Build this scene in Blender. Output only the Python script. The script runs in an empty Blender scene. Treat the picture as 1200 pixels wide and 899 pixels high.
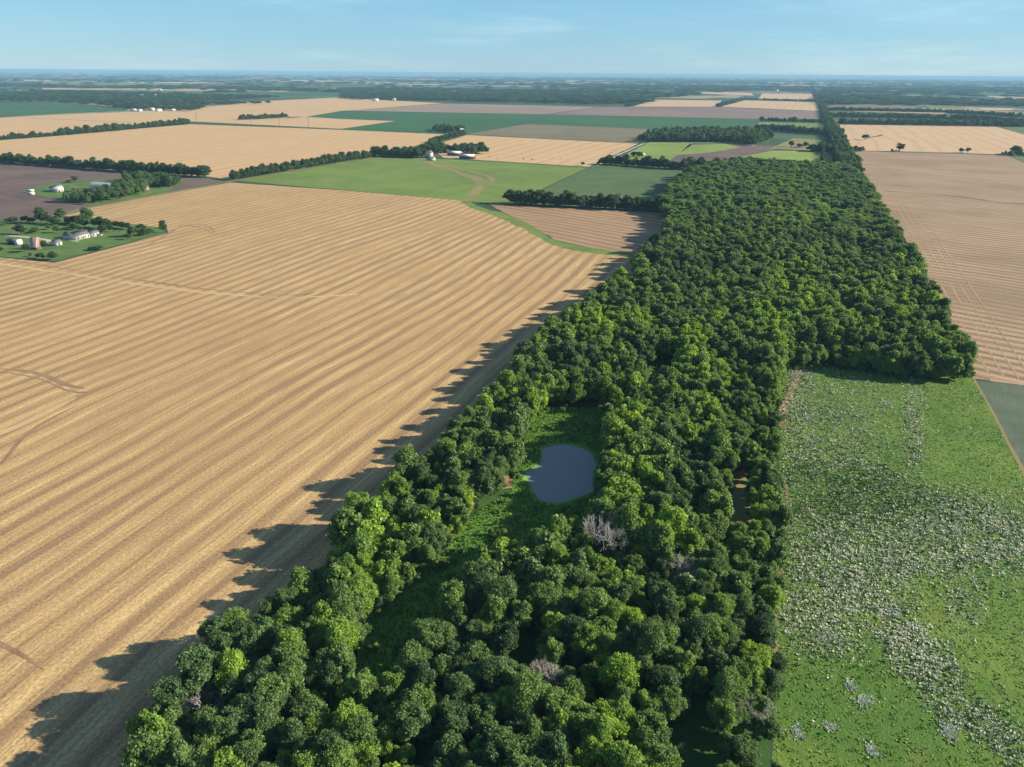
import bpy, math, random
import numpy as np
from mathutils import Vector, Matrix
rng = np.random.default_rng(7)
random.seed(7)
S = bpy.context.scene
COL = S.collection
PI = math.pi
# ------------------------------------------------------------------ camera
CAMH = 120.0
FPX, CX, CY = 833.0, 600.0, 449.5           # focal length / centre in photo pixels
PITCH, ROLL = math.radians(23.6), math.radians(0.43)
F = Vector((0, math.cos(PITCH), -math.sin(PITCH)))
R0 = Vector((1, 0, 0)); U0 = R0.cross(F)
RI = R0 * math.cos(ROLL) + U0 * math.sin(ROLL)
UI = U0 * math.cos(ROLL) - R0 * math.sin(ROLL)
cam = bpy.data.cameras.new('camera'); camo = bpy.data.objects.new('camera', cam); COL.objects.link(camo)
cam.sensor_width = 36; cam.lens = 36 * FPX / 1200.0; cam.clip_start = 1; cam.clip_end = 200000
camo.matrix_world = Matrix(((RI.x, UI.x, -F.x, 0), (RI.y, UI.y, -F.y, 0), (RI.z, UI.z, -F.z, CAMH), (0, 0, 0, 1)))
S.camera = camo
# ------------------------------------------------------------------ world and sun
SUN_EL, SUN_AZ = 24.0, 90.0                   # azimuth clockwise from +Y
W = bpy.data.worlds.new('World'); S.world = W; W.use_nodes = True
wn = W.node_tree.nodes; wl = W.node_tree.links
sky = wn.new('ShaderNodeTexSky'); sky.sky_type = 'NISHITA'; sky.sun_disc = False
sky.sun_elevation = math.radians(SUN_EL); sky.sun_rotation = math.radians(SUN_AZ)
sky.air_density = 1.0; sky.dust_density = 0.0; sky.ozone_density = 3.0; sky.altitude = 100
mxs = wn.new('ShaderNodeMix'); mxs.data_type = 'RGBA'; # summer haze whitens the low sky; overhead it stays clear blue
tcs = wn.new('ShaderNodeTexCoord'); sps = wn.new('ShaderNodeSeparateXYZ'); wl.new(tcs.outputs['Generated'], sps.inputs[0])
mrs = wn.new('ShaderNodeMapRange'); wl.new(sps.outputs[2], mrs.inputs[0]); mrs.interpolation_type = 'SMOOTHSTEP'
for _i, _v in ((1, 0.10), (2, 0.50), (3, 0.68), (4, 0.0)): mrs.inputs[_i].default_value = _v
wl.new(mrs.outputs[0], mxs.inputs[0])
wl.new(sky.outputs[0], mxs.inputs[6]); mxs.inputs[7].default_value = (1.38, 3.80, 5.70, 1)
nzs = wn.new('ShaderNodeTexNoise'); mps = wn.new('ShaderNodeMapping'); mps.inputs['Scale'].default_value = (2.2, 2.2, 16)
wl.new(tcs.outputs['Generated'], mps.inputs[0]); wl.new(mps.outputs[0], nzs.inputs['Vector']); nzs.inputs['Scale'].default_value = 1.6; nzs.inputs['Detail'].default_value = 7; nzs.inputs['Roughness'].default_value = 0.62
mr2 = wn.new('ShaderNodeMapRange'); mr2.interpolation_type = 'SMOOTHSTEP'; wl.new(nzs.outputs[0], mr2.inputs[0])
for _i, _v in ((1, 0.48), (2, 0.80), (3, 0.0), (4, 0.30)): mr2.inputs[_i].default_value = _v
mxc = wn.new('ShaderNodeMix'); mxc.data_type = 'RGBA'; wl.new(mr2.outputs[0], mxc.inputs[0]); wl.new(mxs.outputs[2], mxc.inputs[6]); mxc.inputs[7].default_value = (6.2, 7.6, 8.0, 1)   # thin high cloud
wl.new(mxc.outputs[2], wn['Background'].inputs[0]); wn['Background'].inputs[1].default_value = 0.071
sd = bpy.data.lights.new('sun', 'SUN'); sd.energy = 5.0; sd.angle = math.radians(0.5); sd.color = (1.0, 0.87, 0.69)
so = bpy.data.objects.new('sun', sd); COL.objects.link(so)
_d = Vector((math.sin(math.radians(SUN_AZ)) * math.cos(math.radians(SUN_EL)),
             math.cos(math.radians(SUN_AZ)) * math.cos(math.radians(SUN_EL)), math.sin(math.radians(SUN_EL))))
so.rotation_euler = _d.to_track_quat('Z', 'Y').to_euler(); so.location = (300, 0, 300)
S.view_settings.view_transform = 'Standard'; S.view_settings.look = 'None'
S.view_settings.exposure = 0.98; S.view_settings.gamma = 1.0
S.render.engine = 'CYCLES'
S.cycles.max_bounces = 6; S.cycles.volume_bounces = 1
S.cycles.transparent_max_bounces = 4
# ------------------------------------------------------------------ haze
HAZE_DENS = 6.2e-5
HAZE_COL = (0.30, 0.56, 0.80)

# ------------------------------------------------------------------ helpers
def P(px, py, z=0.0):
    """Where the sight line of a surveyed photo point meets height z (metres)."""
    d = F * FPX + RI * (px - CX) + UI * (CY - py)
    t = (z - CAMH) / d.z
    return (d.x * t, d.y * t)

def proj(x, y, z):
    v = Vector((x, y, z - CAMH)); dz = v.dot(F)
    return CX + FPX * v.dot(RI) / dz, CY - FPX * v.dot(UI) / dz, dz

GA = math.radians(20.8)                       # the land survey grid: u along, v across to the right
GU = np.array([math.sin(GA), math.cos(GA)]); GV = np.array([math.cos(GA), -math.sin(GA)])
def uv(u, v): return GU * u + GV * v

def vnoise(x, y, seed=0):
    x = np.asarray(x, float); y = np.asarray(y, float)
    xi = np.floor(x); yi = np.floor(y); fx = x - xi; fy = y - yi
    fx = fx * fx * (3 - 2 * fx); fy = fy * fy * (3 - 2 * fy)
    def h(a, b):
        s = np.sin(a * 127.1 + b * 311.7 + seed * 74.7) * 43758.5453
        return s - np.floor(s)
    return (h(xi, yi) * (1 - fx) + h(xi + 1, yi) * fx) * (1 - fy) + (h(xi, yi + 1) * (1 - fx) + h(xi + 1, yi + 1) * fx) * fy
def fbm(x, y, seed=0):
    return (vnoise(x, y, seed) + 0.5 * vnoise(2.1 * x, 2.1 * y, seed + 1) + 0.25 * vnoise(4.3 * x, 4.3 * y, seed + 2)) / 1.75

def inside(pts, poly):
    x, y = pts[:, 0], pts[:, 1]; c = np.zeros(len(pts), bool); n = len(poly)
    for i in range(n):
        x1, y1 = poly[i]; x2, y2 = poly[(i + 1) % n]
        m = ((y1 > y) != (y2 > y)) & (x < (x2 - x1) * (y - y1) / (y2 - y1 + 1e-12) + x1)
        c ^= m
    return c

def mesh_np(name, V, faces, k, mats, smooth=False, fattr=None, fmat=None):
    """V (n,3), faces (m,k) -> mesh"""
    V = np.ascontiguousarray(V, dtype=np.float32); faces = np.ascontiguousarray(faces, dtype=np.int32)
    me = bpy.data.meshes.new(name); me.vertices.add(len(V)); me.vertices.foreach_set('co', V.ravel())
    m = len(faces); me.loops.add(m * k); me.loops.foreach_set('vertex_index', faces.ravel())
    me.polygons.add(m); me.polygons.foreach_set('loop_start', np.arange(0, m * k, k, dtype=np.int32))
    try: me.polygons.foreach_set('loop_total', np.full(m, k, dtype=np.int32))
    except Exception: pass
    for mt in (mats if isinstance(mats, (list, tuple)) else [mats]): me.materials.append(mt)
    if fmat is not None: me.polygons.foreach_set('material_index', np.ascontiguousarray(fmat, dtype=np.int32))
    if fattr is not None:
        a = me.attributes.new('shade', 'FLOAT', 'FACE'); a.data.foreach_set('value', np.ascontiguousarray(fattr, dtype=np.float32))
    me.update(calc_edges=True); me.validate()
    if smooth: me.polygons.foreach_set('use_smooth', np.ones(len(me.polygons), bool))
    return me

def link(name, me, parent=None, **kw):
    o = bpy.data.objects.new(name, me); COL.objects.link(o)
    if parent: o.parent = parent
    for k, v in kw.items(): o[k] = v
    return o

def ordinal(n):
    w = ['', 'first', 'second', 'third', 'fourth', 'fifth', 'sixth', 'seventh', 'eighth', 'ninth', 'tenth', 'eleventh', 'twelfth',
         'thirteenth', 'fourteenth', 'fifteenth', 'sixteenth', 'seventeenth', 'eighteenth', 'nineteenth', 'twentieth']
    if n <= 20: return w[n]
    t = {2: 'twenty', 3: 'thirty', 4: 'forty', 5: 'fifty'}
    tt = {30: 'thirtieth', 40: 'fortieth', 50: 'fiftieth'}
    return tt.get(n) or t[n // 10] + '-' + w[n % 10]

# ------------------------------------------------------------------ materials
class NT:
    def __init__(s, name):
        s.m = bpy.data.materials.new(name); s.m.use_nodes = True; s.n = s.m.node_tree.nodes; s.l = s.m.node_tree.links
        s.b = s.n['Principled BSDF']; s.out = s.n['Material Output']
        s.b.inputs['Specular IOR Level'].default_value = 0.2; s.b.inputs['Roughness'].default_value = 0.9
    def val(s, x, sock):
        if hasattr(x, 'type') and hasattr(x, 'links'): s.l.new(x, sock)
        else:
            try: sock.default_value = x
            except Exception: sock.default_value = (*x, 1)
    def math(s, op, a, b=0.0, c=0.0, clamp=False):
        n = s.n.new('ShaderNodeMath'); n.operation = op; n.use_clamp = clamp
        for i, x in enumerate((a, b, c)): s.val(x, n.inputs[i])
        return n.outputs[0]
    def mix(s, f, a, b, mode='MIX'):
        n = s.n.new('ShaderNodeMix'); n.data_type = 'RGBA'; n.blend_type = mode; n.clamp_factor = True
        s.val(f, n.inputs[0])
        for x, i in ((a, 6), (b, 7)):
            if isinstance(x, tuple): n.inputs[i].default_value = (*x[:3], 1)
            else: s.l.new(x, n.inputs[i])
        return n.outputs[2]
    def pos(s):
        return s.n.new('ShaderNodeNewGeometry').outputs['Position']
    def grid(s, ang=GA, sx=1.0, sy=1.0):
        """rotated ground coordinates: x = across, y = along (scaled)"""
        v = s.n.new('ShaderNodeVectorRotate'); v.rotation_type = 'Z_AXIS'; s.l.new(s.pos(), v.inputs[0]); v.inputs['Angle'].default_value = ang
        return v.outputs[0]
    def sep(s, v):
        n = s.n.new('ShaderNodeSeparateXYZ'); s.l.new(v, n.inputs[0]); return n.outputs
    def comb(s, x, y, z=0.0):
        n = s.n.new('ShaderNodeCombineXYZ')
        for i, q in enumerate((x, y, z)): s.val(q, n.inputs[i])
        return n.outputs[0]
    def noise(s, vec, scale=1.0, detail=3.0, rough=0.55, dist=0.0):
        n = s.n.new('ShaderNodeTexNoise'); s.l.new(vec, n.inputs['Vector']); n.inputs['Scale'].default_value = scale
        n.inputs['Detail'].default_value = detail; n.inputs['Roughness'].default_value = rough; n.inputs['Distortion'].default_value = dist
        return n.outputs[0]
    def ramp(s, f, a, b):
        n = s.n.new('ShaderNodeMapRange'); s.l.new(f, n.inputs[0]); n.inputs[1].default_value = a; n.inputs[2].default_value = b
        n.interpolation_type = 'SMOOTHSTEP'
        return n.outputs[0]
    def color(s, c):
        s.l.new(c, s.b.inputs['Base Color'])
    def bump(s, h, strength=0.4, dist=0.2):
        n = s.n.new('ShaderNodeBump'); n.inputs['Strength'].default_value = strength; n.inputs['Distance'].default_value = dist
        s.l.new(h, n.inputs['Height']); s.l.new(n.outputs[0], s.b.inputs['Normal'])

def dim(c, k=0.79): return tuple(x * k for x in c)
def stubble(name, base, dark, light, period=9.5, ang=GA, warp=14.0, contrast=0.8, fine=0.5, patch=0.3, tint2=None):
    base, dark, light = dim(base), dim(dark), dim(light); tint2 = dim(tint2) if tint2 else None
    t = NT(name); g = t.sep(t.grid(ang)); x, y = g[0], g[1]
    c2 = t.comb(t.math('MULTIPLY', x, 1 / 160.), t.math('MULTIPLY', y, 1 / 260.))
    w = t.noise(c2, 1.0, 2.0, 0.5)
    xw = t.math('MULTIPLY_ADD', t.math('SUBTRACT', w, 0.5), warp * 2, x)
    c3 = t.comb(t.math('MULTIPLY', x, 1 / 7.), t.math('MULTIPLY', y, 1 / 25.))
    xw = t.math('MULTIPLY_ADD', t.math('SUBTRACT', t.noise(c3, 1.0, 3.0), 0.5), 1.8, xw)
    s1 = t.math('SINE', t.math('MULTIPLY', xw, 2 * PI / period))
    s2 = t.math('SINE', t.math('MULTIPLY', xw, 2 * PI / (period * 0.37)))
    st = t.noise(t.comb(t.math('MULTIPLY', xw, 1 / (period * 0.42)), t.math('MULTIPLY', y, 1 / 320.)), 1.0, 3.0, 0.6)
    a = t.math('MULTIPLY_ADD', s1, 0.26, t.math('MULTIPLY_ADD', st, 0.75, 0.125))
    a = t.math('MULTIPLY_ADD', s2, 0.05, a)
    dk = t.ramp(a, 0.44, 0.22); lt = t.ramp(a, 0.55, 0.85)
    fn = t.noise(t.comb(t.math('MULTIPLY', xw, 1.3), t.math('MULTIPLY', y, 0.035)), 1.0, 3.0, 0.7)
    gr = t.noise(t.pos(), 1.3, 4.0, 0.75)
    big = t.noise(t.pos(), 1 / 90., 3.0, 0.5)
    pat = t.noise(t.comb(t.math('MULTIPLY', x, 1 / 14.), t.math('MULTIPLY', y, 1 / 34.)), 1.0, 4.0, 0.6)
    c = t.mix(t.math('MULTIPLY', dk, contrast), base, dark)
    c = t.mix(t.math('MULTIPLY', lt, contrast), c, light)
    c = t.mix(t.math('MULTIPLY', t.ramp(big, 0.42, 0.68), patch), c, tint2 or dark)
    c = t.mix(t.math('MULTIPLY', t.ramp(pat, 0.5, 0.75), 0.35), c, dark)
    c = t.mix(t.math('MULTIPLY', t.ramp(fn, 0.40, 0.62), fine * 0.62), c, dark)
    k = t.math('MULTIPLY_ADD', gr, 2.0 if fine > 0.35 else 0.9, 0.0 if fine > 0.35 else 0.55)
    c = t.mix(1.0, c, t.comb(k, k, k), 'MULTIPLY')
    t.color(c); t.bump(t.math('ADD', gr, t.math('MULTIPLY', fn, 0.8)), 0.6, 0.15)
    return t.m

def cropfield(name, a, b, c3, scale=1 / 40., rows=0.0, rowp=6.0, ang=GA, rowcol=None, mot=0.5):
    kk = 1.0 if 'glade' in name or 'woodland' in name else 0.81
    a, b, c3 = dim(a, kk), dim(b, kk), dim(c3, kk)
    t = NT(name)
    n1 = t.noise(t.pos(), scale, 5.0, 0.62, 0.6); n2 = t.noise(t.pos(), scale * 7, 4.0, 0.7); gr = t.noise(t.pos(), 1.1, 4.0, 0.8)
    c = t.mix(t.ramp(n1, 0.35, 0.65), a, b)
    c = t.mix(t.math('MULTIPLY', t.ramp(n2, 0.5, 0.78), mot), c, c3)
    bg = t.noise(t.pos(), scale * 0.33, 3.0, 0.6); kb = t.math('MULTIPLY_ADD', bg, 0.7, 0.65); c = t.mix(1.0, c, t.comb(kb, kb, kb), 'MULTIPLY')
    if rows:
        g = t.sep(t.grid(ang))
        xw = t.math('MULTIPLY_ADD', n1, 8.0, g[0])
        s = t.noise(t.comb(t.math('MULTIPLY', xw, 1 / rowp), t.math('MULTIPLY', g[1], 1 / 150.)), 1.0, 3.0, 0.6)
        c = t.mix(t.math('MULTIPLY', t.ramp(s, 0.45, 0.75), rows), c, rowcol or c3)
    k = t.math('MULTIPLY_ADD', gr, 0.8, 0.6)
    c = t.mix(1.0, c, t.comb(k, k, k), 'MULTIPLY')
    t.color(c); t.bump(gr, 0.6, 0.25)
    return t.m

def plain(name, col, rough=0.8, var=0.15, scale=0.8, spec=0.2):
    t = NT(name); n = t.noise(t.pos(), scale, 4.0, 0.6)
    k = t.math('MULTIPLY_ADD', n, var * 2, 1 - var)
    t.color(t.mix(1.0, dim(col), t.comb(k, k, k), 'MULTIPLY')); t.b.inputs['Roughness'].default_value = rough
    t.b.inputs['Specular IOR Level'].default_value = spec
    return t.m

def ribbed(name, a, b, period, rough=0.5):
    t = NT(name); tc = t.n.new('ShaderNodeTexCoord').outputs['Object']; g = t.sep(tc)
    s = t.noise(t.comb(t.math('MULTIPLY', g[0], 1 / period), t.math('MULTIPLY', g[2], 0.05), 0.0), 1.0, 2.0, 0.6)
    t.color(t.mix(t.ramp(s, 0.42, 0.58), a, b)); t.b.inputs['Roughness'].default_value = rough
    return t.m

def leaf_material(name, stops, trans=0.42):
    t = NT(name)
    at = t.n.new('ShaderNodeAttribute'); at.attribute_type = 'INSTANCER'; at.attribute_name = 'tint'
    sh = t.n.new('ShaderNodeAttribute'); sh.attribute_type = 'GEOMETRY'; sh.attribute_name = 'shade'
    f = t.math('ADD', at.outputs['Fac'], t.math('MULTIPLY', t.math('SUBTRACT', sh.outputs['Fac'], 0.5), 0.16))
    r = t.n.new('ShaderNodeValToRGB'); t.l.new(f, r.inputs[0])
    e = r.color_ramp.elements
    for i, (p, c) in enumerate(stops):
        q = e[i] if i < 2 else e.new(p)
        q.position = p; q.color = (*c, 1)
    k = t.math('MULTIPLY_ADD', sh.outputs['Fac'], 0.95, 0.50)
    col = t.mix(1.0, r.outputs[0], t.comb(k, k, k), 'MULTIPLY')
    t.color(col); t.b.inputs['Roughness'].default_value = 0.6; t.b.inputs['Specular IOR Level'].default_value = 0.25
    tr = t.n.new('ShaderNodeBsdfTranslucent'); t.l.new(t.mix(1.0, col, (1.35, 1.25, 0.6), 'MULTIPLY'), tr.inputs[0])
    mx = t.n.new('ShaderNodeMixShader'); mx.inputs[0].default_value = trans
    t.l.new(t.b.outputs[0], mx.inputs[1]); t.l.new(tr.outputs[0], mx.inputs[2]); t.l.new(mx.outputs[0], t.out.inputs[0])
    return t.m

STOPS = [(0.0, (0.045, 0.095, 0.042)), (1.0, (0.42, 0.50, 0.080)), (0.25, (0.112, 0.198, 0.082)), (0.5, (0.168, 0.276, 0.084)),
         (0.72, (0.215, 0.360, 0.066)), (0.88, (0.285, 0.440, 0.065))]
M_leaf = leaf_material('leaf_foliage', STOPS)
M_bark = plain('bark', (0.16, 0.13, 0.10), 0.9, 0.3, 3.0)
M_deadwood = plain('grey_deadwood', (0.56, 0.53, 0.49), 0.9, 0.2, 3.0)
M_wheat = stubble('wheat_stubble', (0.61, 0.418, 0.190), (0.32, 0.215, 0.122), (0.79, 0.585, 0.275), 9.5, GA, 12, 0.80, 0.85, 0.45, (0.51, 0.335, 0.150))
M_wheat_far = stubble('wheat_stubble_pale', (0.66, 0.45, 0.235), (0.50, 0.325, 0.17), (0.74, 0.53, 0.30), 26, GA, 30, 0.5, 0.2, 0.3, (0.68, 0.475, 0.25))
M_tilled = stubble('tilled_stubble', (0.43, 0.305, 0.185), (0.25, 0.175, 0.11), (0.62, 0.46, 0.29), 9.0, GA - math.radians(72), 12, 1.0, 0.5, 0.75, (0.31, 0.22, 0.135))
M_small = stubble('stubble_small_field', (0.44, 0.30, 0.17), (0.25, 0.165, 0.105), (0.56, 0.40, 0.24), 11, GA - math.radians(70), 20, 0.8, 0.4, 0.3)
M_pink = stubble('pale_dry_stubble', (0.67, 0.465, 0.27), (0.51, 0.345, 0.20), (0.73, 0.52, 0.32), 30, GA, 30, 0.4, 0.2, 0.25)
M_brown = cropfield('ploughed_brown_soil', (0.135, 0.095, 0.085), (0.19, 0.135, 0.115), (0.22, 0.165, 0.135), 1 / 60., 0.5, 9.0, GA - math.radians(75))
M_mauve = cropfield('mauve_brown_soil', (0.23, 0.165, 0.15), (0.27, 0.195, 0.17), (0.32, 0.235, 0.19), 1 / 150., 0.4, 25.0, GA - math.radians(85))
M_olive = cropfield('olive_grey_crop', (0.19, 0.17, 0.10), (0.22, 0.20, 0.125), (0.27, 0.22, 0.14), 1 / 120., 0.3, 20.0)
M_grey = cropfield('grey_tan_crop', (0.33, 0.25, 0.19), (0.30, 0.245, 0.175), (0.37, 0.27, 0.20), 1 / 160., 0.3, 25.0)
M_green = cropfield('bright_green_crop', (0.155, 0.245, 0.050), (0.20, 0.285, 0.060), (0.24, 0.26, 0.08), 1 / 55., 0.35, 14.0, GA - math.radians(75), (0.085, 0.155, 0.045))
M_lime = cropfield('yellow_green_pasture', (0.22, 0.32, 0.065), (0.26, 0.36, 0.075), (0.28, 0.32, 0.09), 1 / 60., 0.2, 14.0)
M_dkgreen = cropfield('deep_green_crop', (0.038, 0.125, 0.046), (0.045, 0.140, 0.048), (0.060, 0.150, 0.055), 1 / 120., 0.3, 18.0, GA - math.radians(80))
M_bluegreen = cropfield('dull_green_crop', (0.080, 0.145, 0.052), (0.110, 0.175, 0.060), (0.16, 0.20, 0.09), 1 / 45., 0.3, 10.0)
M_rowcrop = cropfield('grey_green_row_crop', (0.10, 0.145, 0.09), (0.135, 0.17, 0.115), (0.21, 0.21, 0.15), 1 / 12., 0.8, 1.1, GA, (0.055, 0.105, 0.06))
M_yard = cropfield('mown_grass', (0.085, 0.165, 0.040), (0.13, 0.22, 0.055), (0.19, 0.25, 0.085), 1 / 16., 0, mot=0.6)
M_verge = cropfield('verge_grass', (0.13, 0.17, 0.06), (0.19, 0.21, 0.085), (0.26, 0.23, 0.12), 1 / 20., 0)
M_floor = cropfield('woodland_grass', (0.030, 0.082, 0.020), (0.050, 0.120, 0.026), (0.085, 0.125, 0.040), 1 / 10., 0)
M_glade = cropfield('glade_grass', (0.11, 0.250, 0.042), (0.165, 0.320, 0.050), (0.16, 0.26, 0.05), 1 / 7., 0.5, 2.4, GA + 0.5, (0.05, 0.13, 0.03))
M_waterway = cropfield('waterway_grass', (0.12, 0.23, 0.045), (0.18, 0.27, 0.06), (0.30, 0.27, 0.11), 1 / 14., 0.5, 3.0)
M_dry = cropfield('dry_grass_soil', (0.31, 0.26, 0.11), (0.26, 0.25, 0.10), (0.22, 0.21, 0.08), 1 / 20., 0.4, 5.0)
M_soil = cropfield('bare_red_soil', (0.36, 0.21, 0.12), (0.46, 0.31, 0.19), (0.18, 0.17, 0.06), 1 / 5., 0)
M_darksoil = cropfield('dark_trodden_soil', (0.16, 0.115, 0.075), (0.10, 0.10, 0.05), (0.05, 0.10, 0.03), 1 / 6., 0)
M_track = cropfield('trodden_track', (0.30, 0.19, 0.11), (0.40, 0.27, 0.15), (0.22, 0.15, 0.09), 1 / 12., 0)
M_ridge = cropfield('pale_straw_ridge', (0.60, 0.43, 0.22), (0.66, 0.49, 0.26), (0.45, 0.32, 0.17), 1 / 10., 0)
M_ridge2 = cropfield('light_stubble_line', (0.48, 0.35, 0.22), (0.43, 0.31, 0.195), (0.42, 0.30, 0.20), 1 / 8., 0)
M_gravel = plain('pale_gravel', (0.58, 0.53, 0.44), 0.95, 0.15, 0.3)

# base farmland: quilt of far fields
def make_base():
    t = NT('far_farmland'); g = t.sep(t.grid(GA))
    v = t.n.new('ShaderNodeTexVoronoi'); v.distance = 'CHEBYCHEV'; v.inputs['Scale'].default_value = 1.0
    t.l.new(t.comb(t.math('MULTIPLY', g[0], 1 / 800.), t.math('MULTIPLY', g[1], 1 / 600.)), v.inputs['Vector'])
    cs = t.sep(v.outputs['Color'])
    c = t.mix(t.ramp(cs[0], 0.55, 0.60), (0.035, 0.075, 0.035), (0.06, 0.12, 0.045))
    c = t.mix(t.ramp(cs[1], 0.80, 0.82), c, (0.30, 0.25, 0.15))
    n = t.noise(t.pos(), 1 / 350., 5.0, 0.65)
    c = t.mix(t.ramp(n, 0.44, 0.52), (0.032, 0.070, 0.034), c)
    n2 = t.noise(t.pos(), 1 / 30., 4.0, 0.7); k = t.math('MULTIPLY_ADD', n2, 1.0, 0.5)
    c = t.mix(1.0, c, t.comb(k, k, k), 'MULTIPLY'); t.color(c)
    return t.m
M_base = make_base()

def make_meadow():
    t = NT('weedy_meadow')
    p = t.pos(); n1 = t.noise(p, 1 / 30., 5.0, 0.62, 0.5); n2 = t.noise(p, 1 / 3.2, 4.0, 0.7); gr = t.noise(p, 1.7, 4.0, 0.8)
    c = t.mix(t.ramp(n1, 0.35, 0.65), (0.084, 0.180, 0.030), (0.150, 0.240, 0.040))
    c = t.mix(t.math('MULTIPLY', t.ramp(n2, 0.50, 0.75), 0.65), c, (0.055, 0.125, 0.028))
    n3 = t.noise(p, 1 / 14., 4.0, 0.6); c = t.mix(t.math('MULTIPLY', t.ramp(n3, 0.58, 0.72), 0.5), c, (0.21, 0.21, 0.055))
    g = t.sep(t.grid(GA)); s = t.noise(t.comb(t.math('MULTIPLY', g[0], 1 / 2.2), t.math('MULTIPLY', g[1], 1 / 60.)), 1.0, 2.0)
    c = t.mix(t.math('MULTIPLY', t.ramp(s, 0.5, 0.7), 0.4), c, (0.060, 0.150, 0.020))
    k = t.math('MULTIPLY_ADD', gr, 1.0, 0.5); c = t.mix(1.0, c, t.comb(k, k, k), 'MULTIPLY')
    t.color(c); t.bump(t.math('ADD', gr, n2), 0.9, 0.5)
    return t.m
M_meadow = make_meadow()

# ------------------------------------------------------------------ ground sheets
def outline(pts, z, step=9.0, wob=0.7, seed=0):
    """dense, slightly uneven boundary"""
    out = []; n = len(pts)
    for i in range(n):
        a = np.array(pts[i]); b = np.array(pts[(i + 1) % n]); L = np.linalg.norm(b - a); k = int(min(60, max(1, L // step)))
        nrm = np.array([-(b - a)[1], (b - a)[0]]) / (L + 1e-9)
        for j in range(k):
            q = a + (b - a) * j / k
            if j: q = q + nrm * (float(vnoise(q[0] / 14, q[1] / 14, seed)) - 0.5) * 2 * wob
            out.append((q[0], q[1], z))
    return out

def sheet_xy(name, pts, z, mat, wob=0.7, **kw):
    v = outline(pts, z, seed=len(name), wob=wob)
    me = bpy.data.meshes.new(name); me.from_pydata(v, [], [list(range(len(v)))]); me.materials.append(mat); me.update()
    if me.polygons[0].normal.z < 0: me.flip_normals()
    return link(name, me, kind='structure', **kw)

def field(name, px, z, mat, wob=0.7):
    return sheet_xy(name, [P(*q) for q in px], z, mat, wob)

def ribbon_xy(name, pts, w, z, mat, wob=0.25, taper=False, **kw):
    pts = [np.array(p, float) for p in pts]; dense = []
    for a, b in zip(pts[:-1], pts[1:]):
        k = max(1, int(np.linalg.norm(b - a) // 6))
        for j in range(k): dense.append(a + (b - a) * j / k)
    dense.append(pts[-1]); D = np.array(dense)
    if len(D) > 6:
        for _ in range(3): D[1:-1] = (D[:-2] + 2 * D[1:-1] + D[2:]) / 4
    T = np.gradient(D, axis=0); T /= np.linalg.norm(T, axis=1)[:, None] + 1e-9; N = np.stack([-T[:, 1], T[:, 0]], 1)
    n = len(D); s = np.arange(n)
    ww = w * (0.5 + wob * (vnoise(s / 3., s * 0, 5) - 0.5)); w2 = w * (0.5 + wob * (vnoise(s / 3., s * 0, 9) - 0.5))
    if taper: f = np.sin(np.clip(s / (n - 1), 0.02, 0.98) * PI) ** 0.5; ww = ww * f; w2 = w2 * f
    A = D + N * ww[:, None]; B = D - N * w2[:, None]
    V = np.zeros((2 * n, 3)); V[:n, :2] = A; V[n:, :2] = B; V[:, 2] = z
    Fc = np.array([[n + i, n + i + 1, i + 1, i] for i in range(n - 1)])
    return link(name, mesh_np(name, V, Fc, 4, mat), kind='structure', **kw)
def ribbon(name, px, w, z, mat, **k): return ribbon_xy(name, [P(*q) for q in px], w, z, mat, **k)

RAD = 60000.0
me = bpy.data.meshes.new('ground'); me.from_pydata([(-RAD, -3000, 0), (RAD, -3000, 0), (RAD, RAD, 0), (-RAD, RAD, 0)], [], [(0, 1, 2, 3)]); me.materials.append(M_base)
link('ground', me, kind='structure')

MAIN = [(-2200, 1400), (-1400, 450), (-500, 262), (-200, 286), (0, 302), (64, 308), (197, 273), (196, 268), (150, 262), (112, 257), (75, 253), (100, 245), (190, 228), (270, 214), (400, 223),
        (540, 235), (560, 243), (600, 258), (650, 287), (690, 296), (745, 300), (760, 300), (720, 400), (620, 560), (420, 899), (330, 1400)]
field('wheat_stubble_field', MAIN, 0.02, M_wheat)
field('ploughed_field', [(-600, 152), (0, 191), (245, 209.5), (262, 212.5), (100, 242.5), (70, 252), (0, 264), (-200, 274), (-900, 300)], 0.02, M_brown)
field('farmyard_lawn', [(-200, 284), (0, 300.5), (64, 306.5), (195, 272.5), (180, 266), (150, 262), (112, 257), (60, 255), (0, 262), (-200, 268)], 0.05, M_yard)
field('farmyard_lawn', [(24, 224), (60, 214), (110, 211), (170, 207), (216, 214.5), (190, 226), (110, 240.5), (90, 238), (60, 232)], 0.06, M_yard)
ribbon('roadside_verge', [(-60, 282), (66, 253.5), (100, 244), (190, 227), (270, 212.5), (300, 207.5), (440, 183.5)], 9, 0.07, M_verge)
ribbon('country_road', [(-60, 282), (66, 253.5), (100, 244), (190, 227), (270, 212.5), (300, 207.5), (440, 183.5), (545, 157.5)], 2.2, 0.10, M_dry)
field('green_crop_field', [(275, 211.5), (300, 207), (440, 184), (510, 186), (600, 191), (687, 197), (596, 240), (560, 237), (400, 222.5), (300, 214)], 0.03, M_green)
field('green_crop_field', [(688, 197.3), (760, 199), (800, 200), (800, 248), (600, 240)], 0.03, M_bluegreen)
field('small_stubble_field', [(572, 238.5), (600, 240.5), (800, 251), (790, 270), (760, 300), (735, 297), (690, 290), (650, 281), (622, 264), (592, 250)], 0.03, M_small)
ribbon('grass_waterway', [(546, 236), (556, 242), (580, 249), (604, 259), (622, 270), (642, 281), (672, 290), (700, 295), (745, 299)], 11.5, 0.06, M_waterway, wob=0.5)
ribbon('dry_waterway', [(494, 185.5), (512, 194), (540, 203), (558, 209), (564, 216), (556, 226), (547, 236)], 11, 0.06, M_dry, wob=0.5)
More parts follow.
